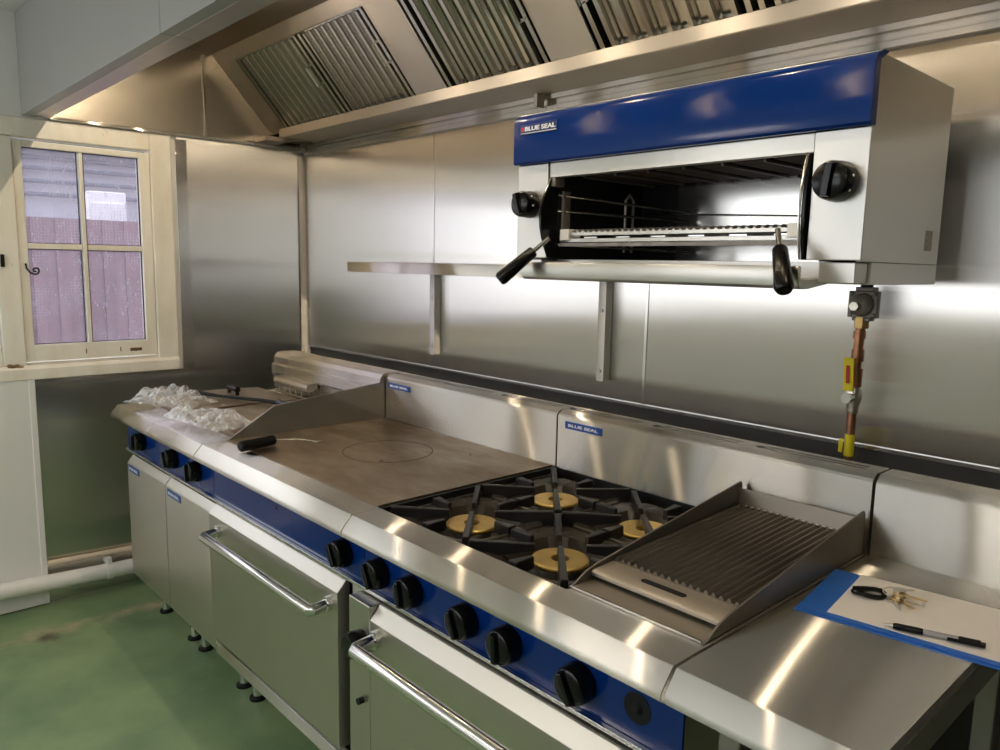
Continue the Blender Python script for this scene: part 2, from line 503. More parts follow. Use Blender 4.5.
# ------------------------------------------------------------------ window_1
win = thing('window_1', 'cream painted casement window with peeling paint', 'window', (XW, -1.05, .99), kind='structure')
XI = XW + .018
mb = MB()
mb.box(XW - .06, XI, -.775, -.685, .995, 2.05)            # right casing
mb.box(XW - .06, XI - .004, WY0, -.776, 1.975, 2.05)      # head
mb.box(XW - .06, XI - .004, -1.385, -1.305, 1.05, 1.974)  # mullion post
mb.box(XW - .06, XI - .004, -2.42, -2.34, 1.05, 1.974)
mb.box(XW - .055, XI - .008, WY0, -1.386, 1.93, 1.974).box(XW - .055, XI - .008, WY0, -1.386, 1.05, 1.12)
mb.build('window_frame', M_CREAM, win, .004)
mb = MB()
mb.prism([(XW - .08, .99), (XI + .012, .99), (XI + .012, 1.035), (XI, 1.048), (XW - .08, 1.06)], WY0, -.686, 'y')
mb.build('window_sill', M_CREAM, win, .003)
SY0, SY1, SZ0, SZ1 = -1.304, -.777, 1.062, 1.964
xs0, xs1 = XW - .045, XW + .004
mb = MB()
mb.box(xs0, xs1, SY0, SY0 + .034, SZ0, SZ1).box(xs0, xs1, SY1 - .044, SY1, SZ0, SZ1)
mb.box(xs0, xs1, SY0 + .034, SY1 - .044, SZ0, 1.132).box(xs0, xs1, SY0 + .034, SY1 - .044, 1.938, SZ1)
mb.build('sash', M_CREAM, win, .003)
gy0, gy1 = SY0 + .034, SY1 - .044
ym = -1.055
MB().box(xs0 + .01, xs1 - .002, ym - .008, ym + .008, 1.132, 1.938).build('glazing_bar', M_CREAM, win, .003)
mb = MB(); mb.box(xs0 + .012, xs1 - .004, gy0, ym - .011, 1.530, 1.553).box(xs0 + .012, xs1 - .004, ym + .011, gy1, 1.530, 1.553)
mb.build('glazing_bar', M_CREAM, win, .003)
for a, b in ((gy0, ym - .011), (ym + .011, gy1)):
    for c, d in ((1.132, 1.530), (1.553, 1.938)):
        MB().box(XW - .026, XW - .022, a, b, c, d).build('pane', M_GLASS, win)
        m_ = MB()
        g = .003
        x_a, x_b = XW - .0215, XW - .012
        m_.box(x_a, x_b, a, a + g, c, d).box(x_a, x_b, b - g, b, c, d).box(x_a, x_b, a + g, b - g, c, c + g).box(x_a, x_b, a + g, b - g, d - g, d)
        m_.build('putty_line', M_MATTBLACK, win)
# the bay left of the post
for a, b in ((-2.335, -1.39), (-3.29, -2.425)):
    mb = MB(); mb.box(XW - .04, XW, a, a + .04, 1.121, 1.929).box(XW - .04, XW, b - .04, b, 1.121, 1.929).box(XW - .04, XW, a + .04, b - .04, 1.121, 1.165).box(XW - .04, XW, a + .04, b - .04, 1.885, 1.929)
    mb.build('left_casement', M_CREAM, win, .003)
# curly iron stay and the little latch
mb = MB()
path = [(XW + .006, -1.283, 1.47), (XW + .010, -1.281, 1.45), (XW + .012, -1.268, 1.432)]
for k in range(15):
    a = -2.2 + k * .55; rr = .017 * (1 - k / 17)
    path.append((XW + .012, -1.250 + rr * math.cos(a) * 1.0, 1.442 + rr * math.sin(a)))
mb.tube(path, .0035, 8)
mb.build('curled_stay', M_MATTBLACK, win)
mb = MB(); mb.box(XI - .004, XI + .006, -1.372, -1.358, 1.455, 1.505); mb.build('latch', M_MATTBLACK, win, .002)
mb = MB()
for y in (-1.075, -.935): mb.box(XW + .003, XW + .006, y - .002, y + .002, 1.085, 1.105)
mb.box(XW + .003, XW + .0055, -.895, -.845, 1.084, 1.098)
mb.build('screw_slot', simple('rust', (.14, .07, .03), .7), win)
mb = MB()
for k in range(9):
    mb.sphere((XI + .002, -1.335 + random.uniform(-.035, .035), 1.045 + random.uniform(-.018, .012)), random.uniform(.006, .014), .3, 1.3, .8, 8)
mb.build('rotten_patch', simple('rotten_wood', (.20, .13, .06), .9, noise_amt=.4, nscale=90), win)

# ------------------------------------------------------------------ outside the window
mb = MB()
y = -1.5; k = 0
while y < 3.4:
    mb.box(-4.03 + (k % 2) * .012, -4.0 + (k % 2) * .012, y, y + .066, -.12, 1.74); y += .068; k += 1
tag(mb.build('timber_fence', M_FENCE), 'reddish brown board fence seen through the window', 'fence')
mb = MB(); mb.box(-14, -2.6, -10, 12, -.3, -.14)
struct(mb.build('ground', M_OUTGROUND), 'paved ground outside', 'ground')
bl = thing('outbuilding', 'grey low outbuilding beyond the board fence', 'building', (-6.6, 1.0, -.14))
MB().box(-8.4, -6.2, -1.5, 4.5, -.14, 2.42).build('wall', M_OUTGREY, bl)
mb = MB(); mb.prism([(-6.02, 2.40), (-6.0, 2.46), (-8.4, 3.1), (-8.4, 2.95)], -1.7, 4.8, 'y'); mb.build('roof', M_OUTROOF, bl)
mb = MB()
for z in (2.02, 2.13, 2.24, 2.33): mb.cyl((-6.13, -1.5, z), (-6.13, 4.5, z + .04), .018, n=8)
mb.build('rail_pipe', M_OUTROOF, bl)
MB().box(-6.19, -6.12, .6, 4.5, 1.5, 2.28).build('shutter', M_OUTROOF, bl)
mb = MB(); mb.prism([(1.1, 2.5), (4.0, 2.9), (4.0, 3.6), (2.2, 3.5)], -9.6, -9.3, 'x'); mb.build('gable', M_OUTRED, bl)
mb = MB(); mb.box(-5.0, -4.72, -.36, -.10, -.14, 1.98); mb.box(-4.72, -4.70, -.34, -.12, 1.2, 1.9)
tag(mb.build('utility_cabinet', M_OUTWHITE, bevel=.01), 'pale utility cabinet standing behind the fence', 'cabinet')

# ------------------------------------------------------------------ pipes on the left wall
mb = MB()
drain = thing('drain_pipe', 'thick white plastic waste pipe low on the left wall', 'pipe', (XW + .066, -1.6, .12))
mb.cyl((XW + .066, -3.0, .185), (XW + .066, -.62, .085), .034); mb.build('pipe', M_PVC, drain)
mb = MB(); cy = -1.05
cz = .185 + (cy + 3.0) / 2.38 * (-.1)
mb.tube([(XW + .066, cy - .013, cz + .0005), (XW + .066, cy + .013, cz - .0005)], .0385, 24)
mb.box(XW + .004, XW + .058, cy - .008, cy + .008, cz + .028, cz + .046).box(XW + .050, XW + .082, cy - .010, cy + .010, cz + .03, cz + .062)
mb.build('pipe_clip', M_PVC, drain, .002)
mb = MB(); mb.cyl((XW + .024, -1.281, .182), (XW + .024, -.62, .156), .013, n=16)
tag(mb.build('thin_pipe', M_CREAMPIPE), 'thin cream painted pipe running just above the white waste pipe', 'pipe')

# ------------------------------------------------------------------ shared cooker pieces
NOSE = [(-.992, .915), (-1.0708, .915), (-1.098, .883), (-1.1005, .876), (-1.0985, .868), (-1.091, .862), (-1.045, .860), (-1.045, .872), (-1.07, .878), (-.992, .902)]
def bullnose(x0, x1, root, mat=None):
    return MB().prism(NOSE, x0 + .002, x1 - .002).build('bullnose', mat or M_BENCH, root, .0015)

def knob(x, z, root, r=.036, mark=False, ang=0.0, y=YP, depth=.048):
    mb = MB()
    mb.lathe([(0, .0), (r, .0), (r * 1.0, .010), (r * .97, .016), (r * .95, depth * .62), (r * .88, depth * .74), (r * .74, depth * .80), (0, depth * .82)], (x, y, z), (0, -1, 0), 36, closed=False)
    d = V((math.sin(ang), 0, math.cos(ang))); s = V((math.cos(ang), 0, -math.sin(ang)))
    c = V((x, y - depth * .76, z))
    # tapered grip bar across the face
    w0, w1, h0, h1, t = r * .30, r * .17, r * .90, r * .76, depth * .24
    Y = V((0, 1, 0))
    mb.hull([c + s * w0 - d * h0 + Y * t, c + s * w0 + d * h0 + Y * t, c - s * w0 + d * h0 + Y * t, c - s * w0 - d * h0 + Y * t],
            [c + s * w1 - d * h1 - Y * t, c + s * w1 + d * h1 - Y * t, c - s * w1 + d * h1 - Y * t, c - s * w1 - d * h1 - Y * t])
    if mark:
        mb.mi = 1
        for q in range(2):
            a = ang + 1.25 + q * .75
            mb.sphere(V((x + math.sin(a) * r * .955, y - depth * .42, z + math.cos(a) * r * .955)), .0026, n=8)
    return mb.build('knob', [M_BLACK, M_WHITEINK], root, .003, 3)

def badge(root, x, y, z, w, h, dark=False, name='badge', down=0):
    """small maker's plate with its white lettering (w wide, h high; x,z is the lower left corner)"""
    mb = MB()
    mb.box(x, x + w, y - .0025, y, z, z + h)
    mb.mi = 1
    if dark:
        mb.box(x + w * .02, x + w * .98, y - .003, y - .0024, z + h * .04, z + h * .10)
        mb.mi = 2
        mb.box(x + w * .03, x + w * .11, y - .003, y - .0024, z + h * .28, z + h * .72)
        text_into(mb, 'BLUE SEAL', (x + w * .14, y - .0026, z + h * .28), (1, 0, 0), (0, 0, 1), h * .46, 1, .0006, w * .82)
    else:
        text_into(mb, 'BLUE SEAL', (x + w * .09, y - .0026, z + h * .3), (1, 0, 0), (0, 0, 1), h * .40, 1, .0006, w * .82)
    o = mb.build(name, [M_BADGEDK if dark else M_BADGE, M_WHITEINK, M_REDINK], root, 0)
    o['label'] = "small blue maker's plate with white lettering"
    return o

def splashback(x0, x1, root, slots=True):
    mb = MB()
    prof = [(YS, ZB), (YS, 1.069), (YS + .004, 1.075), (YS + .020, 1.085), (YS + .085, 1.085), (YS + .085, .6), (YS + .06, .6), (YS + .06, ZB - .02), (YS, ZB - .02)]
    mb.prism(prof, x0 + .0028, x1 - .0028)
    o = mb.build('splashback', M_BENCH, root, .0008, angle=12)
    if slots:
        ms = MB()
        n = 3; L = (x1 - x0) / n
        for k in range(n):
            for q in range(2):
                yy = YS + .036 + q * .020
                ms.box(x0 + k * L + .035, x0 + (k + 1) * L - .035, yy, yy + .0055, 1.0846, 1.0854)
            ms.lathe([(0, 0), (.010, 0), (.010, .0012), (0, .0012)], (x0 + k * L + .012 + .008, YS + .045, 1.0848), (0, 0, 1), 16, closed=False)
        ms.build('flue_slots', M_MATTBLACK, root)
    return o

def foot(x, y, root, top=.2):
    mb = MB()
    mb.cyl((x, y, .012), (x, y, top), .017, n=18)
    mb.mi = 1
    mb.lathe([(0, 0), (.028, 0), (.028, .008), (.02, .014), (0, .014)], (x, y, 0), (0, 0, 1), 20, closed=False)
    return mb.build('leg', [M_CHROME, M_MATTBLACK], root)

def panel(x0, x1, root, z0=.737):
    MB().box(x0 + .001, x1 - .001, YP, YP + .006, z0, .866).build('control_panel', M_BLUE, root, .001)
    MB().box(x0 + .001, x1 - .001, YP - .012, YP + .02, z0 - .009, z0 - .0005).build('panel_lip', M_CHROME, root, .001)

def carcass(x0, x1, root, zb=.2, yf=-1.02, mat=None):
    """steel sides, back and floor of a unit"""
    mb = MB()
    mb.box(x0 + .002, x0 + .014, yf, -.30, zb, .898).box(x1 - .014, x1 - .002, yf, -.30, zb, .898)
    mb.box(x0 + .014, x1 - .014, -.312, -.30, zb, .898).box(x0 + .014, x1 - .014, yf, -.312, zb, zb + .012)
    mb.box(x0 + .014, x1 - .014, yf + .006, -.312, .706, .716)
    mb.build('body', mat or M_DOOR, root)
    MB().box(x0 + .0145, x1 - .0145, yf + .004, yf + .006, zb + .013, .735).build('gap_shade_sheet', M_MATTBLACK, root)  # black sheet behind the doors, stands in for shade in the gaps

# ------------------------------------------------------------------ the two fryers
def fryer(x0, x1, label, knobs, feet):
    root = thing('deep_fryer', label, 'fryer', ((x0 + x1) / 2, -.7, 0), group='deep fryers at the end of the cook line')
    carcass(x0, x1, root)
    bullnose(x0, x1, root)
    panel(x0, x1, root, .735)
    for k in knobs: knob(k, .793, root, .036, ang=random.uniform(-.6, .2))
    for f in feet: foot(f, -.925, root); foot(f, -.42, root)
    d = MB().prism([(-1.022, .2), (-1.045, .2), (-1.045, .672), (-1.041, .678), (-1.022, .702)], x0 + .004, x1 - .003).build('door', M_DOOR, root, .0012)
    badge(root, x0 + .022 if knobs[0] < -1.5 else x0 + .03, -1.045, .643, .125, .026)
    # top: a frame around the pan
    px0, px1, py0, py1 = x0 + .03, x1 - .03, -.93, -.47
    mb = MB()
    mb.box(x0 + .0015, px0, -.992, YS + .01, .893, ZB).box(px1, x1 - .0015, -.992, YS + .01, .893, ZB)
    mb.box(px0, px1, -.992, py0, .893, ZB).box(px0, px1, py1, YS + .01, .893, ZB)
    mb.build('top_frame', M_BENCH, root, .0008)
    mb = MB(); mb.box(px0, px0 + .004, py0, py1, .72, .91).box(px1 - .004, px1, py0, py1, .72, .91)
    mb.box(px0 + .004, px1 - .004, py0, py0 + .004, .72, .91).box(px0 + .004, px1 - .004, py1 - .004, py1, .72, .91).box(px0 + .004, px1 - .004, py0 + .004, py1 - .004, .72, .724)
    mb.build('fry_pan', M_DARKSTEEL, root)
    # lid with turned-down rim, and black handle
    lid = MB().prism([(-.955, .9165), (-.955, .930), (-.945, .934), (-.72, .941), (-.485, .934), (-.475, .930), (-.475, .9165)], x0 + .018, x1 - .018).build('lid', M_TARGET, root, .001)
    mb = MB(); hx = (x0 + x1) / 2 - .05 if knobs[0] < -1.5 else (x0 + x1) / 2 - .03
    mb.tube([(hx - .04, -.66, .940), (hx - .04, -.66, .962), (hx + .04, -.66, .962), (hx + .04, -.66, .940)], .008, 10)
    mb.tube([(hx - .043, -.66, .963), (hx + .043, -.66, .963)], .0125, 14)
    mb.build('lid_handle', M_BLACK, lid)
    # rear riser with its pressed lines
    mb = MB()
    prof = [(-.455, ZB), (-.41, .96), (-.398, .985), (-.398, 1.030), (-.392, 1.036), (-.392, 1.066), (-.380, 1.082), (-.365, 1.087), (-.29, 1.087), (-.29, ZB - .03), (-.455, ZB - .03)]
    prof[0] = (-.372, ZB - .01); prof = [(-.372, ZB), (-.392, .925), (-.398, .985), (-.404, .988), (-.404, 1.032), (-.392, 1.038), (-.392, 1.066), (-.380, 1.082), (-.365, 1.087), (-.29, 1.087), (-.29, ZB - .03), (-.372, ZB - .03)]
    mb.prism(prof, x0 + .0015, x1 - .0015)
    mb.build('flue_riser', M_BENCH, root, .0008, angle=12)
    mb = MB(); mb.box(x0 + .03, x1 - .03, -.4055, -.4038, .990, .9935).build('riser_slot', M_MATTBLACK, root)
    if knobs[0] < -1.5:
        mb = MB()
        mb.prism([(-.404, .968), (-.445, .957), (-.458, .965), (-.460, .978), (-.452, .990), (-.436, .995), (-.404, .995)], x0 + .125, x1 - .012)
        for q in range(5): mb.box(x0 + .15 + q * .05, x0 + .156 + q * .05, -.446, -.440, .928, .962)
        mb.box(x0 + .14, x1 - .03, -.448, -.438, .926, .932)
        mb.build('basket_hanger', M_BENCH, root, .002)
    return root
f1 = fryer(XU[0], XU[1], 'stainless deep fryer with one black knob, farthest left by the window', [-1.575], [-1.735, -1.42])
f2 = fryer(XU[1], XU[2], 'stainless deep fryer with two black knobs, beside the solid hotplate range', [-1.238, -1.025], [-1.309, -.964])

# ------------------------------------------------------------------ solid top range
x0, x1 = XU[2], XU[3]
rg = thing('solid_top_range', 'stainless oven range with flat brown steel hotplate and one long handled door', 'range', (-.448, -.7, 0), group='ranges of the cook line')
carcass(x0, x1, rg)
bullnose(x0, x1, rg)
panel(x0, x1, rg, .735)
knob(-.085, .789, rg, .036, ang=-.5)
mb = MB(); mb.lathe([(0, 0), (.006, 0), (.006, .0012), (0, .0012)], (-.458, YP, .807), (0, -1, 0), 16, closed=False); mb.build('igniter_hole', M_MATTBLACK, rg)
MB().box(x0 + .003, x1 - .003, -1.05, -1.024, .2, .241).build('kick_strip', M_BENCH, rg, .001)
MB().box(x1 - .055, x1 - .002, -1.036, -1.0215, .243, .72).build('right_stile', M_DOOR, rg, .001)
dr = MB().prism([(-1.024, .264), (-1.060, .264), (-1.060, .686), (-1.034, .714), (-1.024, .714)], x0 + .008, -.088).build('door', M_DOOR, rg, .0015)
dr['label'] = 'oven door with bevelled top and long tubular handle'
def bar_handle(xa, xb, yb, yd, z, parent, r=.0145):
    mb = MB()
    mb.tube([(xa, yd, z + .006), (xa, yb + .004, z + .001), (xa + .003, yb, z), (xb - .003, yb, z), (xb, yb + .004, z + .001), (xb, yd, z + .006)], r, 20)
    for x in (xa, xb): mb.lathe([(0, 0), (r * 1.35, 0), (r * 1.35, .012), (0, .012)], (x, yd, z + .006), (0, -1, 0), 20, closed=False)
    return mb.build('handle', M_CHROME, parent)
bar_handle(-.808, -.128, -1.112, -1.060, .640, dr)
for f in (-.857, -.05): foot(f, -.925, rg); foot(f, -.42, rg)
# hotplate
MB().box(x0 + .004, x1 - .012, -.989, YS - .003, .880, .9165).build('hotplate', M_TARGET, rg, .0015)
mb = MB(); mb.box(x0 + .0015, x1 - .0015, -.9915, YS, .86, .912); mb.build('hotplate_surround', M_MATTBLACK, rg)
mb = MB(); c0 = V((-.452, -.66, .9162))
mb.lathe([(.138, 0), (.142, 0), (.142, .0009), (.138, .0009)], c0, (0, 0, 1), 64)
mb.lathe([(0, 0), (.007, 0), (.007, .0012), (0, .0012)], c0 + V((.09, -.085, 0)), (0, 0, 1), 14, closed=False)
mb.lathe([(0, 0), (.004, 0), (.004, .0012), (0, .0012)], c0 + V((.20, .17, 0)), (0, 0, 1), 14, closed=False)
ring = mb.build('bullseye_ring', simple('ring_groove', (.10, .078, .055), .6), rg)
splashback(x0, x1, rg)
badge(rg, -.868, YS, 1.036, .135, .020)
# side guard between fryer and hotplate
mb = MB()
mb.prism([(-.985, ZB + .001), (-.972, .925), (-.822, 1.013), (-.376, 1.056), (-.376, ZB + .001)], x0 + .0004, x0 + .0038)
mb.build('side_guard', M_BENCH, rg)

# ------------------------------------------------------------------ open burner range
x0, x1 = XU[3], XU[4]
gr = thing('gas_range', 'stainless gas range with four brass burners and black iron grates over one oven', 'range', (.45, -.7, 0), group='ranges of the cook line')
carcass(x0, x1, gr, yf=-1.03)
bullnose(x0, x1, gr)
panel(x0, x1, gr, .735)
for k, kx in enumerate((.072, .200, .384, .510, .690)):
    knob(kx, .786, gr, .0365, ang=(-.5, -.2, -.4, -.1, -.5)[k])
mb = MB(); mb.lathe([(0, 0), (.027, 0), (.027, .0015), (.012, .0015), (.006, .008), (0, .008)], (.812, YP, .792), (0, -1, 0), 28, closed=False)
o = mb.build('blank_spindle', M_MATTBLACK, gr); o['label'] = 'bare spindle and black disc where a knob is missing'
# oven front: stiles and door
mb = MB(); mb.box(x0 + .003, .092, -1.083, -1.032, .2, .722).box(.822, x1 - .003, -1.083, -1.032, .2, .722).box(.092, .822, -1.079, -1.032, .2, .245)
mb.build('oven_front', M_DOOR, gr, .004)
dr3 = MB().prism([(-1.035, .258), (-1.083, .258), (-1.083, .690), (-1.056, .722), (-1.035, .722)], .095, .819).build('door', M_DOOR, gr, .0015)
dr3['label'] = 'oven door with bevelled top edge and tubular handle'
bar_handle(.120, .795, -1.142, -1.083, .648, dr3, .0155)
mb = MB(); mb.lathe([(0, 0), (.032, 0), (.032, .03), (.026, .04), (0, .04)], (.062, -1.083, .625), (0, -1, 0), 24, closed=False)
mb.build('hinge_boss', M_BLACK, gr)
mb = MB(); mb.lathe([(0, 0), (.008, 0), (.008, .014), (0, .014)], (.062, -1.083, .480), (0, -1, 0), 14, closed=False)
mb.build('stop_screw', M_BLACK, gr)
for f in (.05, .85): foot(f, -.925, gr); foot(f, -.42, gr)
# burner well
mb = MB()
WX0, WX1, WYa, WYb = .008, .606, -.990, -.378
mb.box(x0 + .0015, WX0, -.992, YS, .84, ZB)
mb.box(WX1, WX1 + .006, -.992, YS, .84, ZB - .002)
mb.box(WX0, WX1, -.992, WYa, .84, ZB - .002).box(WX0, WX1, WYb, YS, .84, ZB - .002)
mb.build('hob_rim', M_MATTBLACK, gr)
MB().box(WX0, WX1, WYa, WYb, .838, .846).build('drip_floor', M_MATTBLACK, gr)
BC = [(.160, -.835), (.160, -.543), (.452, -.838), (.452, -.546)]
def bowl(cx, cy):
    mb = MB()
    # square enamelled bowl: raised corners, sunk octagon in the middle
    s = .143
    sq = []
    for q in range(16):
        a = math.pi / 8 * q + math.pi / 16
        c, s_ = math.cos(a), math.sin(a)
        k = 1 / max(abs(c), abs(s_))
        sq.append((c * k * s, s_ * k * s))
    rings = []
    for f_, z in ((1.0, .896), (.93, .897), (.80, .888), (.66, .862), (.30, .853), (.12, .853)):
        rings.append([mb.bm.verts.new((cx + (x * f_ if f_ > .9 else (x * f_ * .55 + .45 * f_ * s * .98 * x / math.hypot(x, y))), cy + (y * f_ if f_ > .9 else (y * f_ * .55 + .45 * f_ * s * .98 * y / math.hypot(x, y))), z)) for x, y in sq])
    for A, B in zip(rings, rings[1:]):
        for q in range(16): mb._f((A[q], A[(q + 1) % 16], B[(q + 1) % 16], B[q]))
    mb._f(rings[-1])
    return mb.build('spill_bowl', M_BOWL, gr, solid=.003, angle=25)
def burner(cx, cy):
    mb = MB()
    mb.lathe([(.020, .853), (.044, .853), (.048, .866), (.054, .868), (.056, .874), (.020, .874)], (cx, cy, 0), (0, 0, 1), 40)
    b = mb.build('burner', M_CHROME, gr)
    b['label'] = 'round gas burner with brass ring on top'
    mb = MB()
    mb.lathe([(.0195, .8785), (.060, .8785), (.0622, .880), (.0622, .8845), (.060, .887), (.0195, .887)], (cx, cy, 0), (0, 0, 1), 48)
    mb.build('brass_ring', M_BRASS, b)
def grate(cx, cy):
    mb = MB()
    s = .1435
    # outer rim
    h0, h1 = .878, .889
    mb.box(cx - s, cx + s, cy - s, cy - s + .011, h0, h1).box(cx - s, cx + s, cy + s - .011, cy + s, h0, h1)
    mb.box(cx - s, cx - s + .011, cy - s + .011, cy + s - .011, h0, h1).box(cx + s - .011, cx + s, cy - s + .011, cy + s - .011, h0, h1)
    # long diagonal fingers
    for dx, dy in ((1, 1), (1, -1), (-1, 1), (-1, -1)):
        d = V((dx, dy, 0)).normalized(); p = V((-dy, dx, 0)).normalized()
        ro, ri = s * 1.36, .008 if (dx, dy) == (1, -1) else .054
        for sgn in (0,):
            w0, w1 = .0095, .0070
            A = V((cx, cy, 0)) + d * ro; B = V((cx, cy, 0)) + d * ri
            mb.hull([A + p * w0 + V((0, 0, .880)), A - p * w0 + V((0, 0, .880)), B - p * w1 + V((0, 0, .902)), B + p * w1 + V((0, 0, .902))],
                    [A + p * w0 * .8 + V((0, 0, .922)), A - p * w0 * .8 + V((0, 0, .922)), B - p * w1 * .8 + V((0, 0, .918)), B + p * w1 * .8 + V((0, 0, .918))])
    # short fingers from the middle of each side
    for dx, dy in ((1, 0), (-1, 0), (0, 1), (0, -1)):
        d = V((dx, dy, 0)); p = V((-dy, dx, 0))
        A = V((cx, cy, 0)) + d * (s - .002); B = V((cx, cy, 0)) + d * .084
        mb.hull([A + p * .016 + V((0, 0, .882)), A - p * .016 + V((0, 0, .882)), B - p * .007 + V((0, 0, .889)), B + p * .007 + V((0, 0, .889))],
                [A + p * .012 + V((0, 0, .916)), A - p * .012 + V((0, 0, .916)), B - p * .0055 + V((0, 0, .914)), B + p * .0055 + V((0, 0, .914))])
    g = mb.build('grate', M_IRON, gr, .0025)
    g['label'] = 'square black cast iron grate of eight fingers'
for cx, cy in BC:
    bowl(cx, cy); burner(cx, cy); grate(cx, cy)
# deck under the ribbed griddle
MB().box(WX1 + .006, x1 - .0015, -.992, YS, .893, ZB).build('griddle_deck', M_BENCH, gr, .0008)
splashback(x0, x1, gr)
badge(gr, .034, YS, 1.036, .136, .021)

# ------------------------------------------------------------------ ribbed griddle box standing on the gas range
gd = thing('ribbed_griddle', 'steel ribbed griddle tray with tall sloping sides beside the brass burners', 'griddle', (.75, -.68, ZB))
gx0, gx1 = .607, .893
def side(xa, xb):
    return MB().prism([(-.984, ZB + .0015), (-.972, .918), (-.935, .936), (-.905, .943), (-.390, 1.010), (-.385, 1.004), (-.385, ZB + .0015)], xa, xb).build('side_panel', M_DARKSTEEL, gd)
side(gx0, gx0 + .004); side(gx1 - .004, gx1)
mb = MB(); mb.box(gx0 + .0045, gx1 - .0045, -.402, -.398, ZB + .0015, .996);
mb.build('back_panel', M_LEDGE, gd)
MB().box(gx0 + .0045, gx1 - .0045, -.978, -.4025, ZB + .0008, ZB + .0022).build('base_tray', M_LEDGE, gd)
MB().box(gx0 + .0045, gx1 - .0045, -.984, -.9785, ZB + .0008, ZB + .0048).build('front_lip', M_CHROME, gd, .001)
mb = MB()
n = 18; xa, xb = gx0 + .006, gx1 - .006
st = (xb - xa) / n
def zt(y): return .955 - (.955 - .940) * ((-.404 - y) / (.862 - .404))
y0r, y1r = -.412, -.862
prof = []
for k in range(n):
    for f_, h in ((0, 0), (.18, 0), (.40, .0065), (.60, .0065), (.82, 0)):
        prof.append((xa + (k + f_) * st, h))
prof.append((xb, 0))
front = [(x, y1r, zt(y1r) + h) for x, h in prof] + [(xb, y1r, zt(y1r) - .012), (xa, y1r, zt(y1r) - .012)]
back = [(x, y0r, zt(y0r) + h) for x, h in prof] + [(xb, y0r, zt(y0r) - .012), (xa, y0r, zt(y0r) - .012)]
mb.hull(front, back)
mb.build('ribbed_plate', M_RIB, gd, angle=20)
mb = MB()
for k in range(16):
    xx = xa + st * (k + 1.5)
    mb.lathe([(0, 0), (.0036, 0), (.0036, .0009), (0, .0009)], (xx, -.4075, .9600), (0, -.03, 1), 12, closed=False)
mb.mi = 1
mb.box(xa, xb, -.4115, -.403, .943, .9598)
o = mb.build('rear_drain_strip', [M_WHITEINK, M_RIB], gd); o['label'] = 'strip of small bright holes along the rear of the plate'
mb = MB()
mb.prism([(-.8625, .934), (-.8625, .938), (-.920, .936), (-.926, .932), (-.926, .925), (-.9235, .925), (-.9235, .930), (-.919, .933)], gx0 + .0055, gx1 - .0055)
led = mb.build('front_ledge', M_LEDGE, gd, .001)
mb = MB()
sl = []
for k in range(24):
    a = 2 * math.pi * k / 24
    sl.append((.752 + (.040 if math.cos(a) > 0 else -.040) + .0075 * math.cos(a), -.893 + .0075 * math.sin(a)))
mb.prism(sl, .9362, .9378, 'z'); mb.build('drain_slot', M_MATTBLACK, led)

# ------------------------------------------------------------------ bench at the right
bn = thing('steel_bench', 'narrow stainless infill bench with upstand at the right end of the cook line', 'bench', (1.05, -.7, 0))
x0, x1 = XU[4] + .003, XU[5]
mb = MB()
mb.prism([(YS, ZB), (-1.0708, ZB), (-1.098, .883), (-1.1005, .876), (-1.0985, .868), (-1.091, .862), (-1.06, .860), (-1.06, .868), (-1.07, .874), (-1.066, .895), (YS, .895)], x0, x1)
mb.build('worktop', M_BENCH, bn, .0015)
mb = MB(); mb.prism([(YS + .001, ZB - .01), (YS, 1.066), (YS + .004, 1.073), (YS + .020, 1.085), (YS + .085, 1.085), (YS + .085, .86), (YS + .06, .86), (YS + .06, ZB - .01)], x0, x1)
mb.build('upstand', M_BENCH, bn, .001)
mb = MB(); mb.box(x1 - .004, x1, -1.05, -.36, .845, .894).box(x0, x0 + .004, -1.05, -.36, .845, .894).box(x0 + .004, x1 - .004, -1.05, -1.046, .845, .894)
mb.build('apron', M_DOOR, bn)
for x in (x0 + .064, x1 - .04):
    for y in (-1.0, -.42):
        MB().box(x - .019, x + .019, y - .019, y + .019, .0, .894).build('leg', M_DARKSTEEL, bn, .004)
for x in (x0 + .064, x1 - .04):
    MB().box(x - .012, x + .012, -.98, -.44, .22, .245).build('rail', M_BENCH, bn, .002)
mb = MB()
mb.obox((x0 + .045, -.94, .80), (1, 0, 0), (0, .7, -.7), (0, .7, .7), .004, .085, .012)
mb.build('corner_brace', M_BENCH, bn)

# ------------------------------------------------------------------ things on the bench
rot = R(7.5)
cx_, cy_ = .895, -.517
ux = V((math.cos(rot), math.sin(rot), 0)); uy = V((-math.sin(rot), math.cos(rot), 0))
cb = thing('clipboard', 'bright blue folder lying flat on the steel bench', 'folder', V((1.05, -.62, ZB)))
mb = MB()
def slab(mb, o, w, d, z0, z1):
    p = [o, o + ux * w, o + ux * w - uy * d, o - uy * d]
    mb.hull([q + V((0, 0, z0)) for q in p], [q + V((0, 0, z1)) for q in p])
O = V((cx_, cy_, ZB))
slab(mb, O, .335, .235, .0005, .0028)
mb.build('back_cover', M_CLIP, cb, .0006)
mb = MB(); slab(mb, O + ux * .002 - uy * .004, .332, .226, .0034, .0052); mb.build('front_cover', M_CLIP, cb, .0006)
O2 = O + ux * .050 - uy * .003
mb = MB(); slab(mb, O2, .285, .214, .0056, .0066)
sheet = tag(mb.build('paper_sheet', M_PAPER), 'white sheet of paper on the blue folder', 'paper')
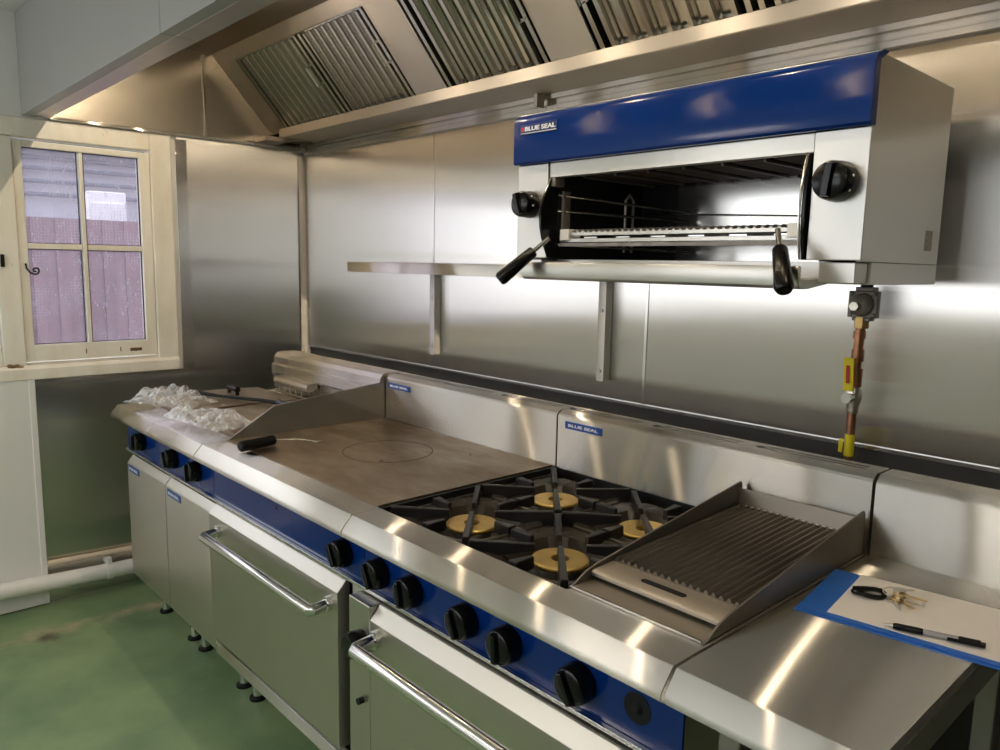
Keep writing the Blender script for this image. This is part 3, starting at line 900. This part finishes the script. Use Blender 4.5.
# pen
zt0 = ZB + .0066
pen = thing('ballpoint_pen', 'black and grey ballpoint pen lying on the white paper', 'pen', (1.13, -.68, zt0))
pa, pb = V((1.060, -.712, zt0 + .006)), V((1.196, -.664, zt0 + .0062))
d = (pb - pa).normalized()
def L(t): return pa + d * (pb - pa).length * t
mb = MB(); mb.tube([L(0), L(.04), L(.10)], [.0012, .0022, .0042], 14); mb.build('tip', M_KEY, pen)
mb = MB(); mb.tube([L(.10), L(.14), L(.36), L(.40)], [.0042, .0056, .0056, .005], 16); mb.build('grip', M_BLACK, pen)
mb = MB(); mb.tube([L(.40), L(.74)], [.0048, .0048], 16); mb.build('barrel', M_CLEAR, pen)
mb = MB(); mb.tube([L(.74), L(.76), L(.95), L(.955), L(1.0)], [.0048, .0056, .0054, .0036, .0034], 16)
s_ = d.cross(V((0, 0, 1)))
mb.obox(L(.80) + s_ * .0065, d, s_, (0, 0, 1), .024, .0012, .0028).obox(L(.96) + s_ * .003, d, s_, (0, 0, 1), .005, .004, .003)
mb.build('clip_cap', M_BLACK, pen, .0006)
# keys
kb = thing('key_bunch', 'bunch of keys with a black loop fob on the paper', 'keys', (1.0, -.57, zt0))
mb = MB(); pts = []
fc = V((.994, -.604, zt0 + .006)); fd = V((.80, .60, 0)).normalized(); fs = V((-fd.y, fd.x, 0))
for k in range(28):
    a = 2 * math.pi * k / 28
    pts.append(fc + fd * .026 * math.cos(a) + fs * .016 * math.sin(a) + V((0, 0, .002 * math.sin(2 * a))))
mb.tube(pts, .0046, 10, closed=True)
pts2 = [fc + fd * (-.025 + .048 * k / 10) + fs * (.006 + .004 * math.sin(k / 10 * 3.1)) + V((0, 0, .004)) for k in range(11)]
mb.tube(pts2, .0038, 10)
mb.build('fob', M_BLACK, kb)
kc = fc + fd * .037
mb = MB(); ring_p = [kc + V((.013 * math.cos(a), .013 * math.sin(a), .006 + .003 * math.sin(a))) for a in [2 * math.pi * k / 24 for k in range(24)]]
mb.tube(ring_p, .0013, 8, closed=True); mb.build('key_ring', M_KEY, kb)
def key(ang, ln, z, mat):
    mb = MB(); d = V((math.cos(ang), math.sin(ang), 0)); s = V((-d.y, d.x, 0)); b = kc + V((0, 0, z - kc.z + zt0))
    hd = []
    for k in range(18):
        a = 2 * math.pi * k / 18
        hd.append(b + d * (.016 + .0115 * math.cos(a)) + s * .0105 * math.sin(a))
    mb.hull(hd, [p + V((0, 0, .002)) for p in hd])
    bl = [b + d * .026 + s * .0035, b + d * .026 - s * .0035, b + d * (ln - .004) - s * .0035, b + d * ln, b + d * (ln - .003) + s * .001]
    q = 5
    for k in range(q):
        f0 = ln - .003 - (ln - .032) * (k + .5) / q
        bl.append(b + d * f0 + s * (.0015 + .0022 * (k % 2)))
    mb.hull(bl, [p + V((0, 0, .002)) for p in bl])
    mb.build('key', mat, kb)
for a, l, z, m in ((-.95, .062, .003, M_KEY), (-.55, .060, .0056, M_BRASSKEY), (-.25, .056, .0082, M_KEY), (.12, .058, .0108, M_BRASSKEY), (.9, .045, .0134, M_KEY)):
    key(a, l, z, m)

# ------------------------------------------------------------------ lid lifter on the hotplate
ll = thing('plate_lifter', 'black handled wire lifting tool lying on the brown hotplate', 'tool', (-.73, -.95, .9165))
ga, gb = V((-.712, -1.026, .9345)), V((-.733, -.902, .9355))
mb = MB(); mb.tube([ga, ga.lerp(gb, .04), ga.lerp(gb, .5), ga.lerp(gb, .96), gb], [.013, .017, .0168, .016, .012], 20); mb.build('grip', M_BLACK, ll)
mb = MB()
e = V((-.700, -.775, .9215))
mb.tube([gb, gb.lerp(e, .5) + V((.010, 0, .004)), e + V((.006, -.02, .002)), e + V((.016, 0, -.001)), e + V((.012, .012, -.001))], .0021, 8)
mb.tube([gb, gb.lerp(e, .5) + V((-.010, 0, .004)), e + V((-.010, -.02, .002)), e + V((-.004, -.004, -.001)), e + V((.014, -.016, .0)), e + V((.026, -.010, -.001))], .0021, 8)
mb.build('wire_hook', M_CHROME, ll)

# ------------------------------------------------------------------ crumpled plastic film and thin dark line on the fryers
def film(name, label, c, sx, sy, h, seed, ang, lift=0):
    mb = MB(); c = V(c); X = V((math.cos(ang), math.sin(ang), 0)); Y = V((-X.y, X.x, 0))
    def fn(u, v):
        p = c + X * (u - .5) * sx + Y * (v - .5) * sy
        q = V((u * 3 * sx / .3 + seed, v * 4 * sy / .3, seed * 1.7))
        k = abs(noise.noise(q)) + .55 * abs(noise.noise(q * 2.3)) + .3 * abs(noise.noise(q * 4.9))
        env = max(0, math.sin(math.pi * min(1, max(0, u)))) ** .5 * max(0, math.sin(math.pi * v)) ** .4
        p += X * .035 * noise.noise(q * 1.3 + V((9, 0, 0))) + Y * .035 * noise.noise(q * 1.3 + V((0, 9, 3)))
        p.z = c.z + .003 + env * h * min(1.3, k * 1.5) + lift * u * u
        return p
    mb.grid(46, 34, fn)
    o = mb.build(name, M_FILM, angle=24, recalc=False)
    return tag(o, label, 'plastic wrap', 'crumpled film on the fryers')
film('plastic_wrap', 'crumpled clear plastic wrap at the far left fryer corner', (-1.56, -.93, .938), .31, .18, .062, 3.1, .45)
film('plastic_wrap', 'crumpled clear plastic wrap in front of the steel side guard', (-1.14, -.955, .938), .40, .16, .050, 8.4, .12)
mb = MB()
mb.tube([(-1.70, -.80, .953), (-1.63, -.79, .953), (-1.5, -.745, .951), (-1.33, -.66, .951), (-1.02, -.575, .951)], [.007, .009, .0055, .0075, .0075], 10)
tag(mb.build('dark_line_tube', M_MATTBLACK), 'long thin black tube along the dark line across the fryer lids', 'utensil')  # thin black tube drawn for the dark line across the lids

# ------------------------------------------------------------------ wall shelf
sh = thing('wall_shelf', 'narrow stainless shelf on the back wall, left of the blue salamander', 'shelf', (-.8, -.1, 1.46))
mb = MB(); sx0, sx1 = -1.41, .02
mb.prism([(-.012, 1.498), (-.012, 1.503), (-.215, 1.503), (-.217, 1.500), (-.217, 1.460), (-.213, 1.460), (-.213, 1.496)], sx0, sx1)
mb.build('shelf_board', M_BENCH, sh, .001)
for x in (-1.030, -.118):
    mb = MB()
    mb.box(x - .016, x + .016, -.046, -.0128, 1.125, 1.4912)
    mb.box(x - .018, x + .018, -.205, -.0128, 1.4912, 1.4955)
    for z in (1.16, 1.36): mb.lathe([(0, 0), (.006, 0), (.005, .004), (0, .004)], (x, -.046, z), (0, -1, 0), 14, closed=False)
    mb.build('bracket', M_BENCH, sh, .001)

# ------------------------------------------------------------------ salamander grill
sg = thing('salamander_grill', 'wall mounted stainless salamander grill with a deep blue top band', 'grill', (.46, -.37, 1.48))
sx0, sx1 = .012, .912
yb, yf = -.17, -.562
ox0, ox1 = .142, .806
mb = MB()
mb.box(sx0, sx0 + .012, yf, yb, 1.520, 1.886).box(sx1 - .010, sx1, yf, yb, 1.520, 1.886)
mb.box(sx0 + .012, sx1 - .010, yf, yb, 1.872, 1.886)
mb.box(sx0, sx1, yf + .05, yb, 1.478, 1.5195)
mb.build('body', M_SAL, sg, .0012)
MB().box(.2505, sx1 - .010, yb - .012, yb, 1.520, 1.735).build('back_sheet', M_SHEET, sg)
mb = MB(); mb.box(sx0 + .012, .250, yb - .012, yb, 1.520, 1.735).box(sx0 + .012, sx1 - .012, yb - .012, yb, 1.735, 1.872)
mb.box(ox0 - .018, ox0 - .014, yf + .03, yb - .0125, 1.520, 1.735)
mb.box(ox1 + .014, ox1 + .018, yf + .03, yb - .0125, 1.520, 1.735)
mb.build('inner_lining', M_MATTBLACK, sg)
# burner plaques on the roof of the opening
mb = MB(); mb.box(ox0 - .01, ox1 + .01, yf + .04, yb - .013, 1.737, 1.742)
mb.build('roof_plate', M_MATTBLACK, sg)
mb = MB()
for k in range(6):
    xx = ox0 + .06 + k * .098
    mb.box(xx, xx + .075, yf + .07, yb - .05, 1.727, 1.7365)
mb.build('burner_plaque', simple('rusty_plaque', (.055, .026, .015), .7, noise_amt=.4, nscale=30), sg)
mb = MB()
for k in range(7): mb.box(ox0 + .042 + k * .098, ox0 + .048 + k * .098, yf + .06, yb - .04, 1.722, 1.727)
mb.build('roof_strut', M_REG, sg)
# front panels
MB().box(sx0 + .006, ox0 - .016, yf - .008, yf - .0005, 1.522, 1.757).build('left_panel', M_SAL, sg, .002)
MB().box(ox1 + .006, sx1 + .003, yf - .008, yf - .0005, 1.522, 1.757).build('right_panel', M_SAL, sg, .002)
MB().box(ox0 - .014, ox1 + .004, yf - .003, yf + .02, 1.722, 1.757).build('top_strip', M_SAL, sg, .001)
mb = MB(); mb.box(ox0 - .0155, ox0 + .006, yf - .004, yf + .030, 1.70, 1.721); mb.build('corner_post', M_REG, sg)
fa = MB().prism([(yf - .0005, 1.758), (yf - .020, 1.758), (yf - .024, 1.763), (yf - .024, 1.866), (yf - .018, 1.876), (yf + .01, 1.889), (yf + .03, 1.889), (yf + .03, 1.887), (yf - .0005, 1.87)], sx0 + .003, sx1 + .006).build('blue_band', M_BLUE, sg, .002)
fa['label'] = 'glossy deep blue band across the top'
badge(fa, .040, yf - .024, 1.832, .130, .024, dark=True)
# curved black shields at the sides of the opening
def shield(x, w, bulge):
    mb = MB(); prof = []
    for k in range(9):
        t_ = k / 8
        prof.append((yf - .004 - bulge * math.sin(math.pi * min(1, t_ * .95)) * (1 - .15 * t_), 1.7205 - .198 * t_))
    prof += [(yf + .03, 1.5225), (yf + .03, 1.7205)]
    mb.prism(prof, x, x + w); return mb.build('side_shield', M_BLACK, sg)
shield(ox0 - .012, .006, .040)
shield(ox1 - .004, .006, .018)
mb = MB(); pr = []
mb.tube([(ox1 - .006, yf - .006 - .0185 * math.sin(math.pi * min(1, k / 12 * .95)) * (1 - .15 * k / 12), 1.72 - .197 * k / 12) for k in range(13)], .0026, 8)
mb.build('shield_edge', M_CHROME, sg)
# drip tray rail
mb = MB()
mb.prism([(yf + .049, 1.478), (-.60, 1.468), (-.628, 1.468), (-.637, 1.474), (-.640, 1.484), (-.640, 1.506), (-.637, 1.511), (-.630, 1.508), (-.630, 1.486), (yf + .049, 1.488)], .108, .835)
tr_ = mb.build('drip_tray', M_SAL, sg, .0015)
mb = MB(); mb.box(.836, .905, yf - .004, yf + .049, 1.480, 1.5185); mb.build('lower_plate', M_SAL, sg, .002)
mb = MB(); mb.box(sx0 + .002, .107, yf - .004, yf + .049, 1.480, 1.5185); mb.build('lower_plate', M_SAL, sg, .002)
# rack with toothed front bar
rk_y0, rk_y1, rz = -.545, -.26, 1.572
mb = MB()
mb.box(ox0 + .008, ox1 - .012, rk_y0, rk_y0 + .008, rz - .010, rz - .002)
mb.box(ox0 + .008, ox1 - .012, rk_y1 - .008, rk_y1, rz - .008, rz)
k = 0
x = ox0 + .045
while x < ox1 - .05:
    mb.tube([(x, rk_y0 + .004, rz + .014), (x, rk_y0 + .02, rz + .018), (x, rk_y1, rz + .014)], .0042, 8); x += .0178; k += 1
rack = mb.build('grill_rack', M_SAL, sg)
mb = MB(); mb.box(ox0 + .038, ox1 - .045, rk_y0 + .001, rk_y0 + .012, rz + .006, rz + .0135); mb.build('rack_front_bar', M_SAL, rack)
mb = MB()
for k in range(6): mb.box(ox0 + .09 + k * .10, ox0 + .13 + k * .10, rk_y0 - .001, rk_y0 + .003, rz - .001, rz + .002)
mb.build('rack_clip', M_CHROME, rack)
for xx in (ox0 + .012, ox1 - .046):
    mb = MB(); mb.box(xx, xx + .030, rk_y0 - .006, rk_y0 + .04, rz - .006, rz + .022); mb.build('rack_end_block', M_PVC, rack, .002)
mb = MB(); mb.box(ox0 + .012, ox1 - .01, rk_y0 - .008, rk_y0 - .002, rz - .021, rz - .0125); mb.build('rack_lower_rail', M_REG, rack)
# lever handles
def lever(a, b, nm='lever_handle'):
    a, b = V(a), V(b); d = (b - a).normalized(); m_ = a.lerp(b, .20)
    mb = MB(); mb.tube([a - d * .02, m_], .0055, 10)
    mb.mi = 1
    mb.tube([m_, m_ + d * .004, b - d * .008, b], [.0115, .014, .0178, .0135], 20)
    return mb.build(nm, [M_CHROME, M_BLACK], sg)
lever((.170, -.628, 1.556), (.105, -.712, 1.464))
lever((.785, -.628, 1.562), (.835, -.690, 1.466))
# pivot links and guide wires inside
mb = MB()
for z, z2 in ((1.681, 1.650), (1.641, 1.627)): mb.tube([(.133, -.54, z), (.302, -.2, z2)], .0036, 8)
mb.tube([(.138, -.54, 1.556), (.306, -.2, 1.545)], .003, 8)
mb.tube([(ox0 + .01, yb - .03, 1.653), (ox1 - .01, yb - .03, 1.625)], .0018, 8)
mb.build('guide_wire', M_CHROME, sg)
mb = MB(); xx = ox0 - .004
mb.box(xx, xx + .008, -.53, -.505, 1.58, 1.69); mb.build('guide_bracket', M_REG, sg); mb = MB()
mb.tube([(.212, -.362, 1.54), (.212, -.362, 1.675), (.214, -.350, 1.69), (.218, -.338, 1.675), (.218, -.338, 1.54)], .0042, 8)
mb.build('guide_bracket', M_REG, sg)
knob(.066, 1.657, sg, .034, True, -.3, yf - .008, .055)
knob(.864, 1.664, sg, .037, True, .12, yf - .008, .055)
mb = MB(); mb.box(sx1, sx1 + .0008, -.255, -.215, 1.548, 1.590)
o = mb.build('rating_label', simple('faded_label', (.36, .35, .33), .6, noise_amt=.45, nscale=260), sg)

# ------------------------------------------------------------------ gas pipe with regulator and valve
gp = thing('gas_supply_pipe', 'copper gas pipe with grey regulator and yellow lever valve below the salamander', 'pipe', (.72, -.08, 1.0))
gx, gy = .726, -.085
mb = MB(); mb.tube([(gx, gy, .0), (gx, gy, 1.190)], .0105, 18); mb.tube([(gx, gy, 1.20), (gx + .001, gy, 1.30), (gx + .004, gy, 1.385)], .0115, 18)
mb.build('pipe', M_COPPER, gp)
for z, l in ((1.245, .045), (1.30, .030), (1.350, .018)):
    MB().cyl((gx + .002, gy, z - l / 2), (gx + .002, gy, z + l / 2), .0145, n=18).build('pipe_joint', M_COPPER, gp)
mb = MB(); mb.tube([(gx + .004, gy, 1.366), (gx + .004, gy, 1.394)], .018, 6); mb.build('union_nut', M_BRASSFIT, gp, .001)
rgx = gx + .006
mb = MB()
mb.box(rgx - .034, rgx + .034, gy - .010, gy + .012, 1.392, 1.456)
mb.box(rgx - .022, rgx + .022, gy - .012, gy + .016, 1.384, 1.392).box(rgx - .018, rgx + .026, gy - .012, gy + .016, 1.456, 1.466)
mb.lathe([(0, .0), (.029, 0), (.028, .008), (.020, .014), (0, .016)], (rgx, gy - .010, 1.424), (0, -1, 0), 28, closed=False)
for a in (-1, 1):
    for b in (-1, 1): mb.lathe([(0, 0), (.0055, 0), (.005, .004), (0, .004)], (rgx + a * .027, gy - .010, 1.424 + b * .025), (0, -1, 0), 12, closed=False)
mb.build('regulator', M_REG, gp, .002)
mb = MB(); mb.tube([(rgx - .008, gy - .022, 1.420), (rgx - .008, gy - .040, 1.420)], [.0125, .0120], 6); mb.build('regulator_cap', M_KEY, gp, .001)
mb = MB(); mb.cyl((rgx + .004, gy, 1.466), (rgx + .004, gy, 1.480), .014, n=18); mb.build('inlet_nipple', M_MATTBLACK, gp)
mb = MB()
mb.tube([(gx, gy, 1.155), (gx, gy, 1.163), (gx, gy, 1.170), (gx, gy, 1.188), (gx, gy, 1.212), (gx, gy, 1.226)], [.0125, .0145, .013, .019, .019, .013], 18)
mb.tube([(gx, gy, 1.196), (gx, gy - .034, 1.196)], [.012, .010], 14)
mb.build('ball_valve', M_KEY, gp)
mb = MB(); mb.tube([(gx, gy - .034, 1.196), (gx, gy - .044, 1.196)], .013, 6); mb.build('valve_nut', M_CHROME, gp)
mb = MB(); mb.hull([(gx - .012, gy - .036, 1.214), (gx + .012, gy - .036, 1.214), (gx + .012, gy - .032, 1.214), (gx - .012, gy - .032, 1.214)],
                   [(gx - .012, gy - .046, 1.296), (gx + .012, gy - .046, 1.296), (gx + .012, gy - .040, 1.296), (gx - .012, gy - .040, 1.296)])
mb.mi = 1; mb.obox((gx, gy - .0448, 1.256), (1, 0, 0), (0, -.99, -.12), (0, -.12, .99), .004, .0006, .022)
o = mb.build('valve_lever', [M_YELLOW, M_REDINK], gp, .002); o['label'] = 'yellow valve lever with a red mark'
mb = MB(); mb.tube([(gx, gy, 1.047), (gx, gy, 1.102)], .0118, 16); mb.obox((gx - .016, gy - .012, 1.072), (1, -.4, 0), (0, 0, 1), (.4, 1, 0), (.006), .017, .0006)
o = mb.build('pipe_tape', M_YELLOW, gp); o['label'] = 'yellow tape marker'

# ------------------------------------------------------------------ extraction hood
hd = thing('extraction_hood', 'long stainless extraction hood with baffle filters above the cook line', 'hood', (0, -.6, 2.05))
HX0, HX1 = XW + .006, 2.6
for a, b in ((HX0, -.5705), (-.5675, .95), (.953, HX1)):
    MB().box(a, b, -1.262, -1.225, 2.060, 2.448).build('front_skirt', M_SKIRT, hd, .0015)
    MB().box(a, b, -1.2248, -1.166, 2.060, 2.090).build('skirt_return', M_SKIRTEDGE, hd, .001)
mb = MB(); mb.box(HX0, HX1, -1.2245, -1.222, 2.0905, 2.444); mb.build('skirt_lining', M_HOOD, hd)
mb = MB(); mb.box(HX0, HX1, -1.2215, -.485, 2.436, 2.4445); mb.build('hood_roof', M_HOOD, hd)
# sloped filter bank
def SL(y): return 2.123 + (-.197 - y) * (2.395 - 2.123) / (.440 - .197)
nrm = V((0, -.7457, -.6663)); sld = V((0, -.6663, .7457))
def strip(x0, x1, ya, yb_, off0, off1, mb):
    a0 = V((x0, ya, SL(ya))); b0 = V((x0, yb_, SL(yb_))); w = V((x1 - x0, 0, 0))
    mb.hull([a0 + nrm * off0, a0 + w + nrm * off0, b0 + w + nrm * off0, b0 + nrm * off0],
            [a0 + nrm * off1, a0 + w + nrm * off1, b0 + w + nrm * off1, b0 + nrm * off1])
for a, b in ((HX0, -1.980), (-.932, -.746), (-.228, -.044), (.966, 1.15), (2.17, HX1)):
    mb = MB(); strip(a, b, -.190, -.440, -.006, 0, mb); mb.build('blank_panel', M_BLANK, hd)
mb = MB(); strip(HX0, HX1, -.4405, -.486, -.006, .001, mb); mb.build('upper_strip', M_BLANK, hd)
mb = MB(); strip(-1.98, 2.17, -.190, -.44, -.060, -.055, mb); mb.build('plenum', M_MATTBLACK, hd)
def bfilter(x0, x1, nb, hside=1, hsl=1):
    mb = MB(); fw = .016
    strip(x0, x0 + fw, -.194, -.438, -.03, .004, mb); strip(x1 - fw, x1, -.194, -.438, -.03, .004, mb)
    strip(x0 + fw, x1 - fw, -.194, -.199, -.03, -.012, mb); strip(x0 + fw, x1 - fw, -.433, -.438, -.03, -.012, mb)
    fr = mb.build('baffle_filter', M_FILTER, hd, .001)
    mb = MB(); a, b = x0 + fw, x1 - fw; st = (b - a) / nb
    for k in range(nb):
        c = a + (k + .5) * st; w = st * .17
        p0 = V((0, -.199, SL(-.199))); p1 = V((0, -.433, SL(-.433)))
        # front channel: a narrow folded ridge
        prof = [(-w, -.012), (-w * .7, .003), (w * .7, .003), (w, -.012), (w * .85, -.014), (w * .55, .0008), (-w * .55, .0008), (-w * .85, -.014)]
        mb.hull([p0 + V((c + u, 0, 0)) + nrm * o_ for u, o_ in prof], [p1 + V((c + u, 0, 0)) + nrm * o_ for u, o_ in prof])
        # wider rear channel between two ridges
        c2 = c + st * .5; w = st * .40
        if k < nb - 1:
            prof = [(-w, -.018), (-w * .7, -.027), (w * .7, -.027), (w, -.018), (w, -.016), (w * .72, -.025), (-w * .72, -.025), (-w, -.016)]
            mb.hull([p0 + V((c2 + u, 0, 0)) + nrm * o_ for u, o_ in prof], [p1 + V((c2 + u, 0, 0)) + nrm * o_ for u, o_ in prof])
    mb.build('baffles', M_FILTER, fr)
    mb = MB()
    for hx in ((x1 - fw * 1.2,) if hside > 0 else (x0 + fw * 1.2,)):
        q0 = V((hx, -.30, SL(-.30))) + nrm * .004; q1 = V((hx, -.355, SL(-.355))) + nrm * .004
        mb.tube([q0, q0 + nrm * .028, q1 + nrm * .028, q1], .0036, 8)
        mb.obox(q0, (1, 0, 0), sld, nrm, .008, .005, .002).obox(q1, (1, 0, 0), sld, nrm, .008, .005, .002)
    mb.build('filter_handle', M_CHROME, fr)
for a, b, n_, s_ in ((-1.964, -1.426, 9, 1), (-1.404, -.940, 9, 1), (-.728, -.236, 7, 1), (-.026, .456, 7, -1), (.474, .956, 7, 1), (1.155, 1.66, 7, 1), (1.665, 2.165, 7, 1)):
    bfilter(a, b, n_, s_)
# grease channel, rear rail, end panel
mb = MB()
mb.prism([(-.205, 2.128), (-.209, 2.126), (-.209, 2.088), (-.205, 2.085), (-.012, 2.085), (-.012, 2.090), (-.190, 2.090), (-.201, 2.094), (-.201, 2.126)], -2.03, HX1)
mb.build('grease_channel', M_BLANK, hd, .001)
mb = MB(); mb.prism([(-.30, 2.062), (-.19, 2.062), (-.15, 2.078), (-.05, 2.080), (-.05, 2.0845), (-.20, 2.0845), (-.30, 2.082)], -2.10, -1.985); mb.build('grease_spout', M_HOOD, hd, .002)
mb = MB()
mb.prism([(-.012, 2.030), (-.030, 2.030), (-.030, 2.046), (-.020, 2.048), (-.020, 2.066), (-.034, 2.068), (-.034, 2.0845), (-.012, 2.0845)], XW + .03, HX1)
mb.build('rear_rail', M_BENCH, hd, .0015)
MB().box(-.435, -.419, -.070, -.0345, 2.040, 2.0845).build('rail_bracket', M_BLANK, hd, .001)
MB().box(HX0, HX0 + .006, -1.166, -.036, 2.066, 2.436).build('end_panel', M_HOODZ, hd)
mb = MB(); mb.box(HX0, HX0 + .022, -1.166, -.036, 2.052, 2.066).box(HX0 + .0062, HX0 + .016, -.528, -.516, 2.067, 2.430)
mb.build('end_trim', M_BENCH, hd, .002)
MB().box(HX1 - .006, HX1, -1.2, -.036, 2.0661, 2.436).build('end_panel', M_HOODZ, hd)

# lamps under the hood roof, behind the front skirt
for k in range(7):
    lx = -1.63 + k * .515
    lp = thing('hood_lamp', 'round hood lamp on the hood roof above ' + ('the left fryer', 'the right fryer', 'the hotplate middle', 'the hotplate and burner joint', 'the burners', 'the infill bench', 'the floor right of the bench')[k], 'lamp', (lx, -.97, 2.436), group='hood lamps behind the front skirt')
    mb = MB(); mb.lathe([(0, 0), (.045, 0), (.045, .022), (.030, .030), (0, .030)], (lx, -.97, 2.436), (0, 0, -1), 24, closed=False); mb.build('lamp_base', M_PVC, lp)
    mb = MB(); mb.sphere((lx, -.97, 2.386), .006, n=16); mb.build('bulb', M_LAMP, lp)

# ------------------------------------------------------------------ unseen fill panels added behind the photographer to brighten the room
for k, (x, y) in enumerate(((-1.0, -3.3), (.6, -3.3), (2.2, -3.3))):
    tag_lab = 'added unseen fill light panel, ' + ('nearest the left wall', 'in the middle of the row', 'nearest the right wall')[k]
    lp = thing('fill_panel', tag_lab, 'light', (x, y, 2.45), group='unseen fill light panels')
    mb = MB(); mb.box(x - .32, x + .32, y - .17, y - .15, 2.425, 2.4515).box(x - .32, x + .32, y + .15, y + .17, 2.425, 2.4515).box(x - .32, x - .30, y - .15, y + .15, 2.425, 2.4515).box(x + .30, x + .32, y - .15, y + .15, 2.425, 2.4515)
    mb.build('frame', M_PVC, lp)
    MB().box(x - .30, x + .30, y - .15, y + .15, 2.430, 2.438).build('diffuser', M_FILL, lp)

# ------------------------------------------------------------------ sky
w = bpy.data.worlds.new('sky'); scene.world = w; w.use_nodes = True
nt = w.node_tree
bg = nt.nodes['Background']
sky = nt.nodes.new('ShaderNodeTexSky')
sky.sky_type = 'HOSEK_WILKIE'
sky.turbidity = 6
sky.ground_albedo = .4
sky.sun_direction = V((.3, -.55, .78)).normalized()
mxw = nt.nodes.new('ShaderNodeMixRGB'); mxw.inputs[0].default_value = .65
mxw.inputs[2].default_value = (.92, .94, .97, 1)
nt.links.new(sky.outputs[0], mxw.inputs[1])
nt.links.new(mxw.outputs[0], bg.inputs[0]); bg.inputs[1].default_value = 3.2

# ------------------------------------------------------------------ camera
yaw, pitch, roll, fpx = 0.8246, -0.1435, 0.0196, 762.24
fw = V((-math.sin(yaw) * math.cos(pitch), math.cos(yaw) * math.cos(pitch), math.sin(pitch)))
r_ = fw.cross(V((0, 0, 1))).normalized(); u_ = r_.cross(fw)
rr = r_ * math.cos(roll) + u_ * math.sin(roll); uu = -r_ * math.sin(roll) + u_ * math.cos(roll)
cam = bpy.data.cameras.new('camera'); co = bpy.data.objects.new('camera', cam); col.objects.link(co)
cam.sensor_width = 36; cam.lens = fpx * 36 / 1000; cam.clip_start = .02
M = Matrix((rr, uu, -fw)).transposed().to_4x4(); M.translation = V((1.4983, -1.99, 1.5019))
co.matrix_world = M
scene.camera = co

vs = scene.view_settings
vs.view_transform = 'Standard'; vs.look = 'None'; vs.gamma = 1; vs.use_curve_mapping = False
vs.exposure = 0.36
